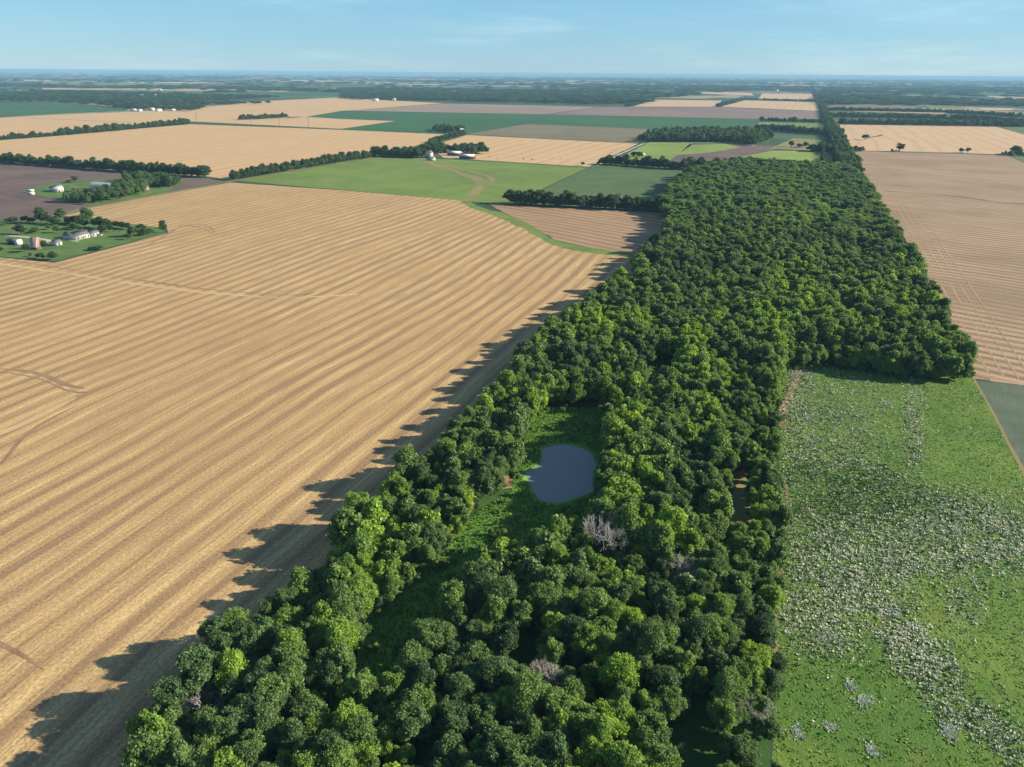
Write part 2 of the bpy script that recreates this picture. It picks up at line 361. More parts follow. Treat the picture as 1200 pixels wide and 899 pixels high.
ribbon('dry_waterway', [(508, 187), (540, 198), (575, 207), (578, 213), (566, 221)], 6, 0.055, M_dry, wob=0.8, taper=True)
field('wheat_stubble_field', [(503, 172), (547, 158.3), (620, 162), (748, 168.5), (690, 195.5), (600, 190), (520, 185)], 0.05, M_wheat_far)
field('olive_crop_field', [(548, 157.3), (616, 145.3), (772, 151.7), (747, 167.6), (620, 161.3)], 0.08, M_olive)
field('deep_green_field', [(358, 137), (400, 130.3), (640, 134.3), (614, 145), (550, 156.5), (500, 155.5), (400, 151.5), (465, 142), (400, 139)], 0.10, M_dkgreen)
field('deep_green_field', [(642, 134.5), (896, 140), (896, 153.5), (770, 151.7), (618, 145.2)], 0.10, M_dkgreen)
field('grey_tan_field', [(405, 129.7), (520, 121.5), (702, 125.2), (640, 134), (440, 130.5)], 0.14, M_grey)
field('mauve_field', [(704, 125.2), (838, 125.6), (966, 131), (968, 139.5), (896, 139.6), (644, 134.2)], 0.14, M_mauve)
field('peach_stubble_field', [(742, 125), (765, 117), (846, 118), (838, 125.2)], 0.20, M_pink)
field('peach_stubble_field', [(845, 125.2), (866, 117), (957, 120), (966, 130.5)], 0.20, M_pink)
field('peach_stubble_field', [(889, 115.6), (893, 109.8), (951, 110), (955, 117)], 0.24, M_pink)
field('peach_stubble_field', [(814, 109.5), (830, 107.6), (880, 109.2), (884, 112.2)], 0.24, M_pink)
field('wheat_stubble_field', [(-150, 177), (0, 164.5), (225, 145.5), (400, 152.3), (500, 156.6), (535, 158), (440, 183), (270, 211), (245, 207), (0, 189)], 0.04, M_wheat_far)
field('wheat_stubble_field', [(-250, 155), (0, 138), (40, 136), (220, 128), (310, 118.5), (392, 114.5), (460, 118), (520, 121), (400, 130), (358, 137), (400, 139.5), (463, 142), (400, 151), (225, 142.5), (0, 160), (-250, 184)], 0.06, M_wheat_far)
field('deep_green_field', [(-200, 120), (0, 120), (60, 120), (110, 123), (150, 128), (148, 130), (60, 134), (0, 137.5), (-250, 154)], 0.10, M_dkgreen)
field('green_strip', [(360, 137), (300, 142), (340, 138.4), (280, 136)], 0.09, M_verge)
# right
field('tilled_stubble_field', [(1000, 177), (1178, 182), (1700, 392), (1700, 500), (1200, 449.5), (1141, 443.5), (1080, 400), (1000, 260), (970, 190)], 0.03, M_tilled)
field('green_crop_field', [(1179, 182), (1400, 190), (1900, 300), (1720, 395)], 0.05, M_yard)
field('row_crop_field', [(1143, 446.5), (1200, 451.5), (1700, 503), (2300, 1000), (1500, 1100), (1202, 557)], 0.03, M_rowcrop)
field('pale_stubble_field', [(978, 145.5), (1162, 147.3), (1240, 168), (1320, 186), (1178, 181.2), (1000, 176.3)], 0.06, M_pink)
field('deep_green_field', [(1164, 147.3), (1400, 152), (1400, 188), (1322, 186), (1242, 168)], 0.06, M_bluegreen)
field('meadow', [(896, 1400), (904, 899), (908, 700), (912, 560), (905, 420), (1000, 415), (1142, 444), (1201, 558), (1640, 1400)], 0.04, M_meadow, wob=0.9)
# fields north of the woods
field('pasture', [(715, 190), (762, 166.5), (812, 168), (778, 194)], 0.08, M_lime)
field('ploughed_field', [(779, 195), (808, 169), (852, 168.3), (918, 171.5), (905, 176), (830, 192), (800, 199)], 0.08, M_brown)
field('pasture', [(792, 182), (812, 170), (850, 168.6), (868, 173), (830, 179)], 0.12, M_lime)
field('pasture', [(810, 196), (905, 176.5), (1000, 178), (1000, 204), (830, 204)], 0.07, M_lime)
field('pasture', [(885, 153), (890, 143), (968, 144.5), (972, 151), (968, 152)], 0.14, M_green)
field('dry_paddock', [(903, 174), (930, 162), (985, 166), (985, 178)], 0.10, M_dry)
ribbon('country_road', [(700, 194), (728, 180), (755, 168), (800, 167.6), (850, 167), (885, 171)], 4, 0.16, M_gravel)
# woodland floor
FLOOR = [(140, 960), (175, 930), (215, 860), (265, 800), (310, 765), (360, 720), (405, 690), (415, 650), (450, 625), (490, 575), (530, 548), (565, 505), (600, 475), (620, 440),
         (655, 403), (695, 370), (740, 332), (775, 290), (792, 262), (780, 246), (800, 215), (830, 203), (860, 198), (985, 203), (1008, 215), (1040, 268), (1088, 352), (1136, 442),
         (1050, 441), (975, 430), (918, 432), (905, 500), (905, 560), (915, 620), (905, 700), (908, 820), (900, 1000), (880, 1300), (60, 1300)]
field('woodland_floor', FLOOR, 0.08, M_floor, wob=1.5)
ribbon('soil_path', [(934, 424), (942, 437), (930, 455), (922, 480), (918, 500)], 3.4, 0.12, M_soil, wob=0.9)
ribbon('soil_path', [(921, 560), (925, 600), (922, 632), (912, 690), (908, 760), (908, 820)], 1.0, 0.12, M_soil, wob=0.9)
field('bare_soil', [(852, 560), (874, 548), (884, 600), (880, 660), (862, 665), (850, 620)], 0.12, M_dry, wob=2.0)
field('glade', [(596, 530), (615, 498), (640, 480), (705, 478), (735, 520), (725, 600), (712, 660), (640, 670), (560, 700), (470, 800), (400, 850), (380, 800), (430, 720), (500, 650), (560, 600), (600, 576)], 0.12, M_glade, wob=1.2)
field('bare_soil', [(583, 560), (603, 556), (600, 572), (580, 575)], 0.16, M_soil)
# tracks and drainage creases in the wheat stubble
ribbon('field_track', [(-80, 288), (0, 303.5), (120, 322), (230, 338), (330, 346.5), (362, 345)], 1.5, 0.06, M_track, wob=0.8)
ribbon('field_track', [(-80, 292), (0, 309), (120, 327), (230, 342), (330, 350), (420, 345)], 2.2, 0.05, M_ridge, wob=0.8)
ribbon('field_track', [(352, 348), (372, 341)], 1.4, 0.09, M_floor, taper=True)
ribbon('field_crease', [(-60, 428), (0, 435), (35, 440), (62, 447), (75, 458), (90, 465), (104, 460)], 0.9, 0.07, M_track, wob=1.0)
ribbon('field_crease', [(0, 432), (40, 433), (60, 438), (72, 450), (100, 455)], 4.0, 0.05, M_track, wob=1.0, taper=True)
ribbon('straw_ridge', [(-60, 520), (0, 512), (30, 492), (60, 480), (88, 466)], 5.5, 0.06, M_ridge, wob=0.9, taper=True)
ribbon('field_crease', [(0, 545), (18, 520), (34, 500), (60, 490), (90, 475)], 2.6, 0.055, M_track, wob=0.9, taper=True)
ribbon('field_crease', [(-30, 740), (0, 752), (30, 768), (52, 785)], 1.6, 0.055, M_track, wob=1.0, taper=True)
ribbon('field_track', [(150, 300), (200, 272), (215, 263), (240, 268), (250, 275)], 2.2, 0.055, M_track, wob=0.8, taper=True)
ribbon('field_track', [(195, 268), (225, 262), (245, 264), (252, 272)], 2.2, 0.05, M_track, wob=0.8, taper=True)
_p0, _p1 = np.array(P(1046, 240)), np.array(P(1150, 438))
for a in range(4):
    ribbon_xy('field_track', [_p0 + GV * (3 + 5.5 * a), _p0 * 0.5 + _p1 * 0.5 + GV * (4 + 5.5 * a), _p1 + GV * (3 + 5.5 * a)], 0.7, 0.07 + 0.01 * a, M_ridge2, wob=0.9)
ribbon_xy('field_track', [_p1 + GV * 2 - GU * 6, _p1 + GV * 60 - GU * 7], 3.0, 0.06, M_ridge2, wob=0.9)
ribbon('field_crease', [(1035, 224), (1080, 226), (1140, 232), (1170, 238), (1220, 240)], 3.4, 0.07, M_brown, wob=1.0)
ribbon('field_crease', [(1008, 164), (1022, 161), (1034, 158), (1030, 160), (1008, 161)], 6, 0.10, M_verge, taper=True)
ribbon('field_boundary', [(1000, 176.6), (1090, 178.3), (1178, 181.4), (1320, 186)], 5, 0.10, M_floor)
ribbon('field_boundary', [(1141, 443), (1172, 497), (1202, 558), (1330, 800)], 1.2, 0.08, M_dry, wob=0.8)
ribbon('field_boundary', [(225, 145.8), (400, 152), (500, 156)], 3.5, 0.12, M_verge)
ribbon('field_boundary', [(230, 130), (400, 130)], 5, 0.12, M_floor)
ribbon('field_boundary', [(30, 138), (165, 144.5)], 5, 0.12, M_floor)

# ------------------------------------------------------------------ pond
pond_px = [(635, 527), (648, 523), (664, 521.6), (680, 525), (692, 531), (700, 546), (703, 562), (694, 577), (674, 585), (652, 590), (636, 588), (626, 579), (617, 562), (615, 554), (628, 548), (635, 538)]
pp = np.array([P(*q) for q in pond_px]); n = len(pp)
tt = np.linspace(0, n, 80, endpoint=False)
def cr(t):
    i = int(t); f = t - i; a, b, c, d = (pp[(i + k) % n] for k in (-1, 0, 1, 2))
    return 0.5 * ((2 * b) + (-a + c) * f + (2 * a - 5 * b + 4 * c - d) * f * f + (-a + 3 * b - 3 * c + d) * f ** 3)
ring = np.array([cr(t) for t in tt]); cen = ring.mean(0)
t = NT('muddy_pond_water'); t.b.inputs['Base Color'].default_value = (0.24, 0.27, 0.26, 1); t.b.inputs['Roughness'].default_value = 0.14
t.b.inputs['Specular IOR Level'].default_value = 0.5; t.b.inputs['IOR'].default_value = 1.33
t.bump(t.noise(t.pos(), 1.5, 3.0, 0.6), 0.08, 0.05)
mw = t.m
me = bpy.data.meshes.new('pond_water'); me.from_pydata([(x, y, 0.18) for x, y in ring], [], [list(range(80))]); me.materials.append(mw); me.update()
if me.polygons[0].normal.z < 0: me.flip_normals()
link('pond_water', me, kind='structure')
prof = [(-0.6, 0.14), (0.1, 0.26), (0.6, 0.40), (1.2, 0.36), (2.4, 0.125)]
V = []
for off, z in prof:
    for i, q in enumerate(ring):
        dd = (q - cen) / np.linalg.norm(q - cen); w = off + (0.5 * float(vnoise(i / 3., off)) if off > 0 else 0)
        V.append((*(q + dd * w), z))
Fc = [[k * 80 + i, (k + 1) * 80 + i, (k + 1) * 80 + (i + 1) % 80, k * 80 + (i + 1) % 80] for k in range(len(prof) - 1) for i in range(80)]
me = mesh_np('pond_bank', np.array(V), np.array(Fc), 4, M_glade, smooth=True)
if me.polygons[100].normal.z < 0: me.flip_normals()
link('pond_bank', me, kind='structure')

# ------------------------------------------------------------------ foliage geometry
ICO_V = None
def ico():
    global ICO_V, ICO_F
    g = (1 + 5 ** 0.5) / 2
    v = np.array([(-1, g, 0), (1, g, 0), (-1, -g, 0), (1, -g, 0), (0, -1, g), (0, 1, g), (0, -1, -g), (0, 1, -g), (g, 0, -1), (g, 0, 1), (-g, 0, -1), (-g, 0, 1)], float)
    ICO_V = v / np.linalg.norm(v[0])
    ICO_F = np.array([(0, 11, 5), (0, 5, 1), (0, 1, 7), (0, 7, 10), (0, 10, 11), (1, 5, 9), (5, 11, 4), (11, 10, 2), (10, 7, 6), (7, 1, 8), (3, 9, 4), (3, 4, 2), (3, 2, 6), (3, 6, 8), (3, 8, 9), (4, 9, 5), (2, 4, 11), (6, 2, 10), (8, 6, 7), (9, 8, 1)])
ico()
def unit(n, r):
    v = r.normal(size=(n, 3)); return v / np.linalg.norm(v, axis=1)[:, None]

def leaves(C, Nn, size, r):
    """two-triangle leaf sprays at C facing Nn"""
    n = len(C); a = unit(n, r); t1 = np.cross(Nn, a); t1 /= np.linalg.norm(t1, axis=1)[:, None] + 1e-9; t2 = np.cross(Nn, t1)
    s = size * r.uniform(0.5, 1.5, n)[:, None]; el = r.uniform(0.55, 0.9, n)[:, None]
    V = np.empty((n, 4, 3)); V[:, 0] = C - t1 * s; V[:, 1] = C - t2 * s * el + Nn * s * 0.25; V[:, 2] = C + t1 * s; V[:, 3] = C + t2 * s * el + Nn * s * 0.25
    b = np.arange(n)[:, None] * 4
    Fc = np.concatenate([b + [0, 1, 2], b + [0, 2, 3]], 0)
    return V.reshape(-1, 3), Fc

def crown_mesh(name, seed, R, H, z0, n_lobe, n_leaf, leaf, squash=1.0, spread=0.62, lobe=(0.26, 0.42), mat=None):
    r = np.random.default_rng(seed); rz = (H - z0) / 2; cz = z0 + rz
    d = unit(n_lobe, r); d[:, 2] = np.abs(d[:, 2]) * r.choice([1, 1, 1, -0.6], n_lobe)
    rad = r.uniform(0.45, 1.0, n_lobe) ** 0.6 * spread
    LC = d * rad[:, None] * np.array([R, R, rz]); LC[:, 2] += cz; LR = r.uniform(*lobe, n_lobe) * R
    LC = np.vstack([LC, [[0, 0, cz]]]); LR = np.append(LR, R * 0.5)
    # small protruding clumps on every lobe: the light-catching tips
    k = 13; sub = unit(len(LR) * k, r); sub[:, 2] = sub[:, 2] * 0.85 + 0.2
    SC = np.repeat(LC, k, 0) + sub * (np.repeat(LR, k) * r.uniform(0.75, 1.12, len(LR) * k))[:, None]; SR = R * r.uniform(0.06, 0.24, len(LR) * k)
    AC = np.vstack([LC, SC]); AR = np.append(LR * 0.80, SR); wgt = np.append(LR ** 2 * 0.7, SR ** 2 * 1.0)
    SC_sc = np.array([1, 1, squash])
    p = wgt / wgt.sum(); idx = r.choice(len(AR), int(n_leaf * 2.4), p=p)
    dd = unit(len(idx), r); dd[:, 2] += 0.15; dd /= np.linalg.norm(dd, axis=1)[:, None]
    C = AC[idx] + dd * (AR[idx] * (0.55 + 0.85 * r.random(len(idx)) ** 1.25))[:, None] * SC_sc
    keep = np.ones(len(C), bool)
    for c, q in zip(LC, LR):
        keep &= (np.linalg.norm((C - c), axis=1) > q * 0.70)
    keep &= C[:, 2] > z0 * 0.4
    tone = np.append(np.full(len(LR), 0.42), r.uniform(0.3, 0.75, len(SR)))[idx]  # tip clumps average paler than lobes: sunlit highlights put into the leaf tone
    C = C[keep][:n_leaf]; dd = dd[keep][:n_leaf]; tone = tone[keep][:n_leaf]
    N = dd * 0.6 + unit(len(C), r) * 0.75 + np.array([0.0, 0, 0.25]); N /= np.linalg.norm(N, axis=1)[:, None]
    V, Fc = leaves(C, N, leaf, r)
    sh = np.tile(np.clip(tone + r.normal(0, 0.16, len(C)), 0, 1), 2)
    # solid cores inside the lobes, toned darker as painted inner-crown shade
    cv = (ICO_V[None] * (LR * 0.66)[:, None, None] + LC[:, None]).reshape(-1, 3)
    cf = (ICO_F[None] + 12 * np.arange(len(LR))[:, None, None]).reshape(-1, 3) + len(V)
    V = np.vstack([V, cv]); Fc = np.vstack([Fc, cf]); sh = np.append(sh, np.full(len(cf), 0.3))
    return mesh_np(name, V, Fc, 3, mat or M_leaf, fattr=sh)

def tube(path, radii, seg=6):
    path = np.array(path, float); n = len(path); V = []; Fc = []
    for i in range(n):
        tdir = path[min(i + 1, n - 1)] - path[max(i - 1, 0)]; tdir /= np.linalg.norm(tdir) + 1e-9
        a = np.cross(tdir, [0.3, 1, 0.1]); a /= np.linalg.norm(a); b = np.cross(tdir, a)
        for k in range(seg):
            th = 2 * PI * k / seg; V.append(path[i] + (a * math.cos(th) + b * math.sin(th)) * radii[i])
    for i in range(n - 1):
        for k in range(seg):
            p0 = i * seg + k; p1 = i * seg + (k + 1) % seg; Fc += [(p0, p1, p1 + seg), (p0, p1 + seg, p0 + seg)]
    return np.array(V), np.array(Fc)

def merge(parts):
    V = []; Fc = []; o = 0
    for v, f in parts: V.append(v); Fc.append(np.asarray(f) + o); o += len(v)
    return np.vstack(V), np.vstack(Fc)

def trunk_mesh(name, seed, H, R):
    r = np.random.default_rng(seed); parts = []; top = H * 0.72
    pth = [np.array([0, 0, -0.2])] + [np.array([r.normal() * 0.25 * k, r.normal() * 0.25 * k, top * k / 4]) for k in (1, 2, 3, 4)]
    parts.append(tube(pth, [0.34, 0.27, 0.2, 0.14, 0.06]))
    for i in range(7):
        b = pth[1] + (pth[3] - pth[1]) * r.uniform(0, 1); th = i * 2.4 + r.uniform(0, 0.6); L = R * r.uniform(0.5, 0.75)
        e = b + np.array([math.cos(th) * L, math.sin(th) * L, L * r.uniform(0.5, 1.0)]); mid = (b + e) / 2 + np.array([0, 0, -0.2])
        parts.append(tube([b, mid, e], [0.12, 0.08, 0.03], 5))
    V, Fc = merge(parts)
    return mesh_np(name, V, Fc, 3, M_bark, smooth=True)

def dead_mesh(name, seed, H, R):
    r = np.random.default_rng(seed); parts = []
    def grow(b, d, L, rad, lv):
        e = b + d * L; m = (b + e) / 2 + r.normal(size=3) * L * 0.06
        parts.append(tube([b, m, e], [rad, rad * 0.78, max(0.035, rad * 0.45)], 4))
        if lv == 0: return
        for i in range(4 if lv > 1 else 5):
            q = d + r.normal(size=3) * 0.5 + np.array([0, 0, 0.1]); q /= np.linalg.norm(q)
            grow(b + (e - b) * r.uniform(0.45, 1.0), q, L * r.uniform(0.5, 0.72), rad * 0.5, lv - 1)
    for i in range(4):
        th = i * 1.7 + r.uniform(0, 0.4); d = np.array([math.cos(th) * 0.45, math.sin(th) * 0.45, 1.0]); d /= np.linalg.norm(d)
        grow(np.array([0, 0, -0.1 + 0.2 * i]), d, H * 0.5, 0.021 * H, 4)
    V, Fc = merge(parts); return mesh_np(name, V, Fc, 3, M_deadwood)

NEAR = []; MID = []
SPEC = [(3.3, 13.0, 1.4, 17), (2.9, 11.6, 1.2, 14), (3.9, 13.4, 1.6, 22), (2.6, 10.6, 1.0, 13), (4.3, 14.0, 1.8, 26), (3.2, 11.0, 1.2, 16), (2.8, 13.4, 1.2, 15), (3.6, 12.2, 1.4, 19)]
for i, (R, H, z0, nl) in enumerate(SPEC):
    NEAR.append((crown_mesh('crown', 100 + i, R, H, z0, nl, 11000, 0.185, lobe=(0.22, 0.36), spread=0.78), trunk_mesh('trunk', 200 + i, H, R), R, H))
for i, (R, H, z0, nl) in enumerate(SPEC[:5]):
    MID.append((crown_mesh('crown', 300 + i, R, H, 0.6, nl, 2600, 0.36, lobe=(0.22, 0.36), spread=0.78), trunk_mesh('trunk', 400 + i, H, R), R, H))

# ------------------------------------------------------------------ woods
CROWN = [(100, 1050), (130, 930), (150, 885), (200, 810), (255, 750), (300, 715), (345, 682), (388, 655), (402, 617), (440, 592), (477, 548), (520, 520), (555, 482), (592, 455), (612, 420),
         (648, 386), (692, 356), (737, 320), (776, 277), (786, 256), (772, 242), (782, 222), (806, 203), (845, 193), (880, 190), (960, 196), (992, 197), (1012, 212), (1042, 262), (1090, 342), (1134, 420), (1138, 434),
         (1050, 431), (975, 416), (917, 420), (918, 440), (908, 500), (912, 545), (922, 600), (915, 650), (908, 720), (914, 800), (914, 899), (910, 1050)]
WOOD = [P(x, y, 6.0) for x, y in CROWN]
CLEAR = [[(598, 545), (620, 505), (640, 478), (702, 478), (712, 520), (700, 548), (704, 600), (690, 636), (640, 645), (590, 668), (545, 690), (505, 705), (530, 645), (560, 602), (592, 580), (602, 570), (612, 558)],
         [(545, 650), (560, 672), (530, 735), (480, 812), (425, 840), (402, 800), (440, 740), (490, 680)],
         [(856, 556), (874, 553), (880, 620), (870, 645), (858, 640), (852, 600)],
         [(782, 850), (835, 815), (850, 899), (840, 1000), (770, 1000)],
         [(752, 430), (792, 424), (792, 452), (756, 460)],
         [(600, 760), (622, 740), (640, 800), (610, 830)]]
CLEARW = [[P(*q) for q in c] for c in CLEAR]

def scatter(poly, sp, seed, jit=0.42):
    r = np.random.default_rng(seed); A = np.array(poly); lo = A.min(0) - sp; hi = A.max(0) + sp
    gx = np.arange(lo[0], hi[0], sp); gy = np.arange(lo[1], hi[1], sp * 0.866)
    X, Y = np.meshgrid(gx, gy); X = X + (np.arange(len(gy)) % 2)[:, None] * sp / 2
    Q = np.stack([X.ravel(), Y.ravel()], 1) + r.uniform(-jit, jit, (X.size, 2)) * sp
    return Q[inside(Q, poly)]

pts = scatter(WOOD, 4.3, 3)
DEAD = [(706, 655), (797, 690), (638, 812), (247, 845), (884, 850)]
for q in DEAD: pts = pts[np.hypot(pts[:, 0] - P(*q)[0], pts[:, 1] - P(*q)[1] + 2.5) > (6.0 if q == (706, 655) else 4.4)]
for c in CLEARW: pts = pts[~inside(pts, c)]
_far = np.clip((np.hypot(pts[:, 0], pts[:, 1]) - 240) / 200, 0, 1)
pts = pts[np.random.default_rng(41).random(len(pts)) > _far * 0.48]
pts = pts[~inside(pts, [tuple(q) for q in (cen + (ring - cen) * 1.18)])]
gap = fbm(pts[:, 0] / 16, pts[:, 1] / 16, 4)
edge_ok = inside(pts, [P(x + (6 if x < 830 else -6), y, 6.0) for x, y in CROWN])
pts = pts[(gap < 0.70) | (rng.random(len(pts)) < 0.35) | ~edge_ok]
pts = pts[pts[:, 1] > 62]
LIME = [(450, 625, 30), (430, 672, 24), (525, 612, 10), (700, 532, 10), (745, 560, 22), (722, 592, 18), (548, 578, 10), (800, 420, 18), (812, 398, 16), (650, 468, 16), (735, 500, 20),
        (690, 872, 16), (457, 785, 14), (165, 868, 18), (885, 600, 12), (898, 690, 10), (560, 470, 12), (640, 745, 14), (390, 850, 14), (920, 335, 16), (945, 360, 16), (705, 385, 18), (830, 470, 14), (905, 385, 18), (590, 440, 18)]
W_t = np.zeros(len(pts)); pxy = np.array([proj(x, y, 8.0) for x, y in pts])
for lx, ly, lr in LIME:
    W_t = np.maximum(W_t, np.exp(-(((pxy[:, 0] - lx) ** 2 + (pxy[:, 1] - ly) ** 2) / (2 * (lr * 0.8) ** 2))))
nz = fbm(pts[:, 0] / 22, pts[:, 1] / 22, 11)
tint = 0.40 + (nz - 0.5) * 0.7 + rng.normal(0, 0.15, len(pts))
dist = np.hypot(pts[:, 0], pts[:, 1])
_fd = np.clip((dist - 300) / 500, 0, 1)
tint = tint * (1 - 0.35 * _fd) + (0.05 + 0.62 * np.clip(fbm(pts[:, 0] / 60, pts[:, 1] / 75, 51) - 0.42, 0, 0.4) * 2) * 0.5 * _fd
tint += 0.05 * (pxy[:, 0] < 760)
tint += (rng.random(len(pts)) < 0.06 - 0.04 * _fd) * rng.uniform(0.2, 0.45, len(pts)); tint = np.clip(tint, 0.05, 0.85); tint = tint * (1 - W_t) + W_t * np.clip(rng.normal(0.84, 0.08, len(pts)), 0.7, 0.98)
hn = fbm(pts[:, 0] / 18, pts[:, 1] / 18, 21)
scl = 0.64 + 0.38 * hn + rng.uniform(-0.15, 0.17, len(pts))
scl *= 1 + 0.42 * np.clip((np.hypot(pts[:, 0], pts[:, 1]) - 240) / 200, 0, 1)
right_edge = (pxy[:, 0] > 850) & (pxy[:, 1] > 430); scl[right_edge] *= 0.85
lowc = (pxy[:, 0] > 915) & (pxy[:, 0] < 1010) & (pxy[:, 1] > 398) & (pxy[:, 1] < 440); scl[lowc] *= rng.uniform(0.4, 0.75, lowc.sum())
_le = np.interp(pxy[:, 1], [290, 356, 420, 482, 548, 592, 617, 655, 682, 715, 750, 810, 885, 930], [765, 692, 612, 555, 477, 440, 402, 388, 345, 300, 255, 200, 150, 130])
_ed = np.abs(pxy[:, 0] - _le) * pxy[:, 2] / FPX < 8.5; scl[_ed] = np.clip(scl[_ed] * rng.choice([0.75, 0.95, 1.12, 1.28], _ed.sum()), 0.6, 1.28)
pr_ = (pxy[:, 0] > 690) & (pxy[:, 0] < 790) & (pxy[:, 1] > 490) & (pxy[:, 1] < 640); scl[pr_] = np.maximum(scl[pr_], 1.12)
rotz = rng.uniform(0, 2 * PI, len(pts)); var = rng.integers(0, 8, len(pts))
order = np.argsort(pxy[:, 2])
infr = (pxy[:, 0] > -10) & (pxy[:, 0] < 1210) & (pxy[:, 1] < 925)
sel = [i for i in order if infr[i]][:300]; selset = set(sel)
rest = np.array([i for i in range(len(pts)) if i not in selset])
print('trees', len(pts))

def where(x, y):
    if y > 830: r_ = 'along the bottom edge of the photo'
    elif y > 745: r_ = 'low in the woods'
    elif y > 680: r_ = 'level with the grassy clearing'
    else: r_ = 'just below the pond'
    le = np.interp(y, [592, 617, 655, 682, 715, 750, 810, 885, 930], [440, 402, 388, 345, 300, 255, 200, 150, 130])
    if x < le + 45: side = 'wheat edge, '
    elif x > 840: side = 'meadow edge, '
    elif x < 560: side = 'left half, '
    else: side = 'right half, '
    return side + r_
def hue(t):
    return 'dark green' if t < 0.22 else 'deep green' if t < 0.34 else 'mid green' if t < 0.46 else 'fresh green' if t < 0.66 else 'yellow-green' if t < 0.85 else 'bright lime'
grp = {}
for i in sel: grp.setdefault((hue(tint[i]), where(pxy[i, 0], pxy[i, 1])), []).append(i)
lab = {}
for (h, w), L in grp.items():
    L.sort(key=lambda i: pxy[i, 0])
    for k, i in enumerate(L):
        lab[i] = f"{h} tree, {w}" + (f", {ordinal(k + 1)} from left" if len(L) > 1 else ", only one so coloured")
src_near = [None] * 8
for i in sel:
    k = int(var[i]); cm, tm, R, H = NEAR[k]; s = float(scl[i])
    e = bpy.data.objects.new('woodland_tree', None); COL.objects.link(e); e.location = (*pts[i], 0.08); e.rotation_euler = (0, 0, float(rotz[i]))
    e.scale = (s, s, s * (0.94 + 0.12 * float(hn[i]))); e.empty_display_size = 1
    e['label'] = lab[i]; e['category'] = 'tree'; e['group'] = 'trees of the long wood'
    c = link('crown', cm, e); c['tint'] = float(tint[i]); link('trunk', tm, e)
    if src_near[k] is None: src_near[k] = c

# isolated yard trees etc. (used as sources for the middle-distance foliage)
src_mid = [None] * 5
def lone_tree(px, py, hgt, wid, tnt, label, name='yard_tree', group=None, k=None):
    k = random.randrange(5) if k is None else k
    cm, tm, R, H = MID[k]; x, y = P(px, py)
    e = bpy.data.objects.new(name, None); COL.objects.link(e); e.location = (x, y, 0.05); e.rotation_euler = (0, 0, random.uniform(0, 6.28))
    e.scale = (wid / (2 * R), wid / (2 * R), hgt / H)
    e['label'] = label; e['category'] = 'bush' if name == 'bush' else 'tree'
    if group: e['group'] = group
    c = link('crown', cm, e); c['tint'] = tnt; link('trunk', tm, e)
    if src_mid[k] is None: src_mid[k] = c
    return e
for k, a in enumerate([(1014, 164.2, 11, 15, 'round dark tree alone in the pale field beside the creek line'),
                       (1054, 177.8, 15, 13, 'tall dark tree standing alone on the boundary between two right-hand fields'),
                       (1126, 179, 8, 9, 'left of two small trees side by side on the right field boundary'),
                       (1134, 179, 9, 9, 'right of two small trees side by side on the right field boundary'),
                       (1190, 181, 15, 20, 'large dark tree at the right photo edge by the small green field')]):
    lone_tree(*a[:4], 0.08, a[4], 'field_tree', 'lone trees on the field boundaries', k=k)

def gn_scatter(name, P3, scale3, rz, tn, idx, sources, **kw):
    """one object: real trees set on points by geometry nodes"""
    me = bpy.data.meshes.new(name); n = len(P3); me.vertices.add(n); me.vertices.foreach_set('co', np.ascontiguousarray(P3, dtype=np.float32).ravel())
    for nm, ty, arr in (('tree_scale', 'FLOAT_VECTOR', scale3), ('tree_turn', 'FLOAT_VECTOR', np.stack([rz * 0, rz * 0, rz], 1))):
        a = me.attributes.new(nm, ty, 'POINT'); a.data.foreach_set('vector', np.ascontiguousarray(arr, dtype=np.float32).ravel())
    a = me.attributes.new('tint', 'FLOAT', 'POINT'); a.data.foreach_set('value', np.ascontiguousarray(tn, dtype=np.float32))
    a = me.attributes.new('pick', 'INT', 'POINT'); a.data.foreach_set('value', np.ascontiguousarray(idx, dtype=np.int32))
    o = link(name, me, kind='stuff', **kw)
    ng = bpy.data.node_groups.new(name, 'GeometryNodeTree'); ng.interface.new_socket('Geometry', in_out='INPUT', socket_type='NodeSocketGeometry'); ng.interface.new_socket('Geometry', in_out='OUTPUT', socket_type='NodeSocketGeometry')
    N = ng.nodes; gi = N.new('NodeGroupInput'); go = N.new('NodeGroupOutput'); m2p = N.new('GeometryNodeMeshToPoints'); ng.links.new(gi.outputs[0], m2p.inputs[0])
    iop = N.new('GeometryNodeInstanceOnPoints'); ng.links.new(m2p.outputs[0], iop.inputs['Points'])
    jg = N.new('GeometryNodeJoinGeometry')
    for s in sources:
        oi = N.new('GeometryNodeObjectInfo'); oi.inputs['Object'].default_value = s; oi.inputs['As Instance'].default_value = True; oi.transform_space = 'ORIGINAL'
        ng.links.new(oi.outputs['Geometry'], jg.inputs[0])
    ng.links.new(jg.outputs[0], iop.inputs['Instance']); iop.inputs['Pick Instance'].default_value = True
    def na(nm, ty):
        x = N.new('GeometryNodeInputNamedAttribute'); x.data_type = ty; x.inputs[0].default_value = nm; return x.outputs[0]
    ng.links.new(na('pick', 'INT'), iop.inputs['Instance Index']); ng.links.new(na('tree_turn', 'FLOAT_VECTOR'), iop.inputs['Rotation']); ng.links.new(na('tree_scale', 'FLOAT_VECTOR'), iop.inputs['Scale'])
    ng.links.new(iop.outputs[0], go.inputs[0])
    md = o.modifiers.new('trees', 'NODES'); md.node_group = ng
    return o

